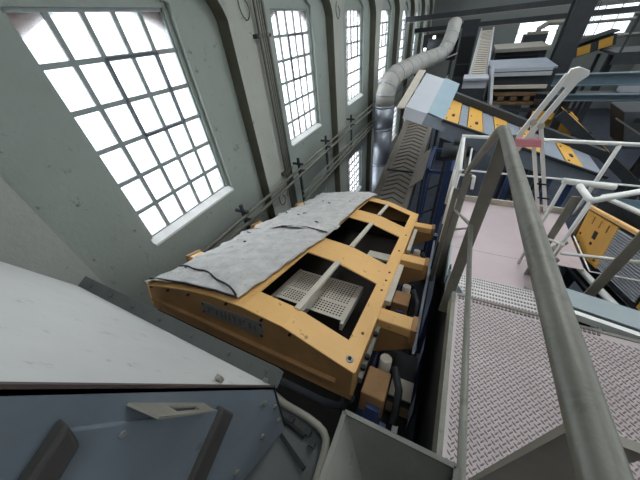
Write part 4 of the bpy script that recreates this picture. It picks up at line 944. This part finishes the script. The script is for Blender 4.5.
# pipes crossing in front of the far wall, far stairs and a cable tray under the gallery
for i, (y, z, r, lab) in enumerate([(22.5, -1.05, 0.07, 'upper thin pipe crossing before the far right windows'), (22.95, -1.75, 0.10, 'lower thick pipe crossing before the far right windows')]):
    t = thing('cross_pipe', lab, 'pipe', (7.6, y, z), 'pipes before the far wall')
    B().tube([(-3.0, 0, 0), (3.3, 0, 0)], r, 10).build('pipe', M_galv, t, True)
    for x in (-2.0, 0.0, 2.0): B().bar((x, 0, 0), (x, 0, CEIL - z), 0.03, 0.03).build('hanger', M_dsteel, t)
fs = thing('far_stairs', 'dark steep stairs rising from the gallery at the top right', 'stairs', (6.3, 13.4, -1.5))
for y in (-0.35, 0.35): B().bar((-0.9, y, 0.05), (1.3, y, 1.35), 0.04, 0.16).build('stringer', M_dsteel, fs)
for i in range(8): B().box((-0.75 + i * 0.26, 0, 0.13 + i * 0.155), (0.2, 0.66, 0.03)).build('tread', M_dsteel, fs)
for y in (-0.35, 0.35): B().bar((-0.9, y, 0.85), (1.3, y, 2.1), 0.035, 0.035).build('hand_rail', M_dsteel, fs)
for y in (-0.35, 0.35):
    for x in (-0.8, 0.2, 1.2): B().bar((x, y, 0.1 + (x + 0.9) * 0.59), (x, y, 0.88 + (x + 0.9) * 0.57), 0.03, 0.03).build('baluster', M_dsteel, fs)
for x in (1.2,): B().bar((x, 0.0, 1.25), (x, 0.0, FLOOR + 1.5), 0.1, 0.1).build('support', M_dsteel, fs)
tr_2 = thing('cable_tray', 'dark cable tray with bundled cables under the far gallery', 'tray', (5.0, 12.2, -2.5))
B().box((0, 0, 0), (3.4, 0.4, 0.02)).build('tray_floor', M_dsteel, tr_2)
for y in (-0.2, 0.2): B().box((0, y, 0.06), (3.4, 0.02, 0.14)).build('side', M_dsteel, tr_2)
for y in (-0.1, 0.0, 0.1): B().tube([(-1.7, y, 0.05), (0, y + 0.03, 0.06), (1.7, y, 0.05)], 0.035, 8).build('cable', M_black, tr_2, True)
for x in (-1.3, 1.3): B().box((x, 0, (FLOOR + 2.5) / 2), (0.08, 0.08, -(FLOOR + 2.5))).build('leg', M_dsteel, tr_2)
yb_ = thing('yellow_crate', 'yellow steel crate on legs behind the white gate arm', 'crate', (2.55, 9.9, FLOOR))
for x, y, w_, d_ in ((0, -0.4, 0.9, 0.03), (0, 0.4, 0.9, 0.03), (-0.45, 0, 0.03, 0.8), (0.45, 0, 0.03, 0.8)): B().box((x, y, 4.25), (w_, d_, 0.5)).build('side', M_yelB, yb_)
B().box((0, 0, 4.02), (0.88, 0.78, 0.03)).build('crate_floor', M_rust, yb_)
for x in (-0.4, 0.4):
    for y in (-0.35, 0.35): B().box((x, y, 2.0), (0.07, 0.07, 4.0)).build('leg', M_dsteel, yb_)
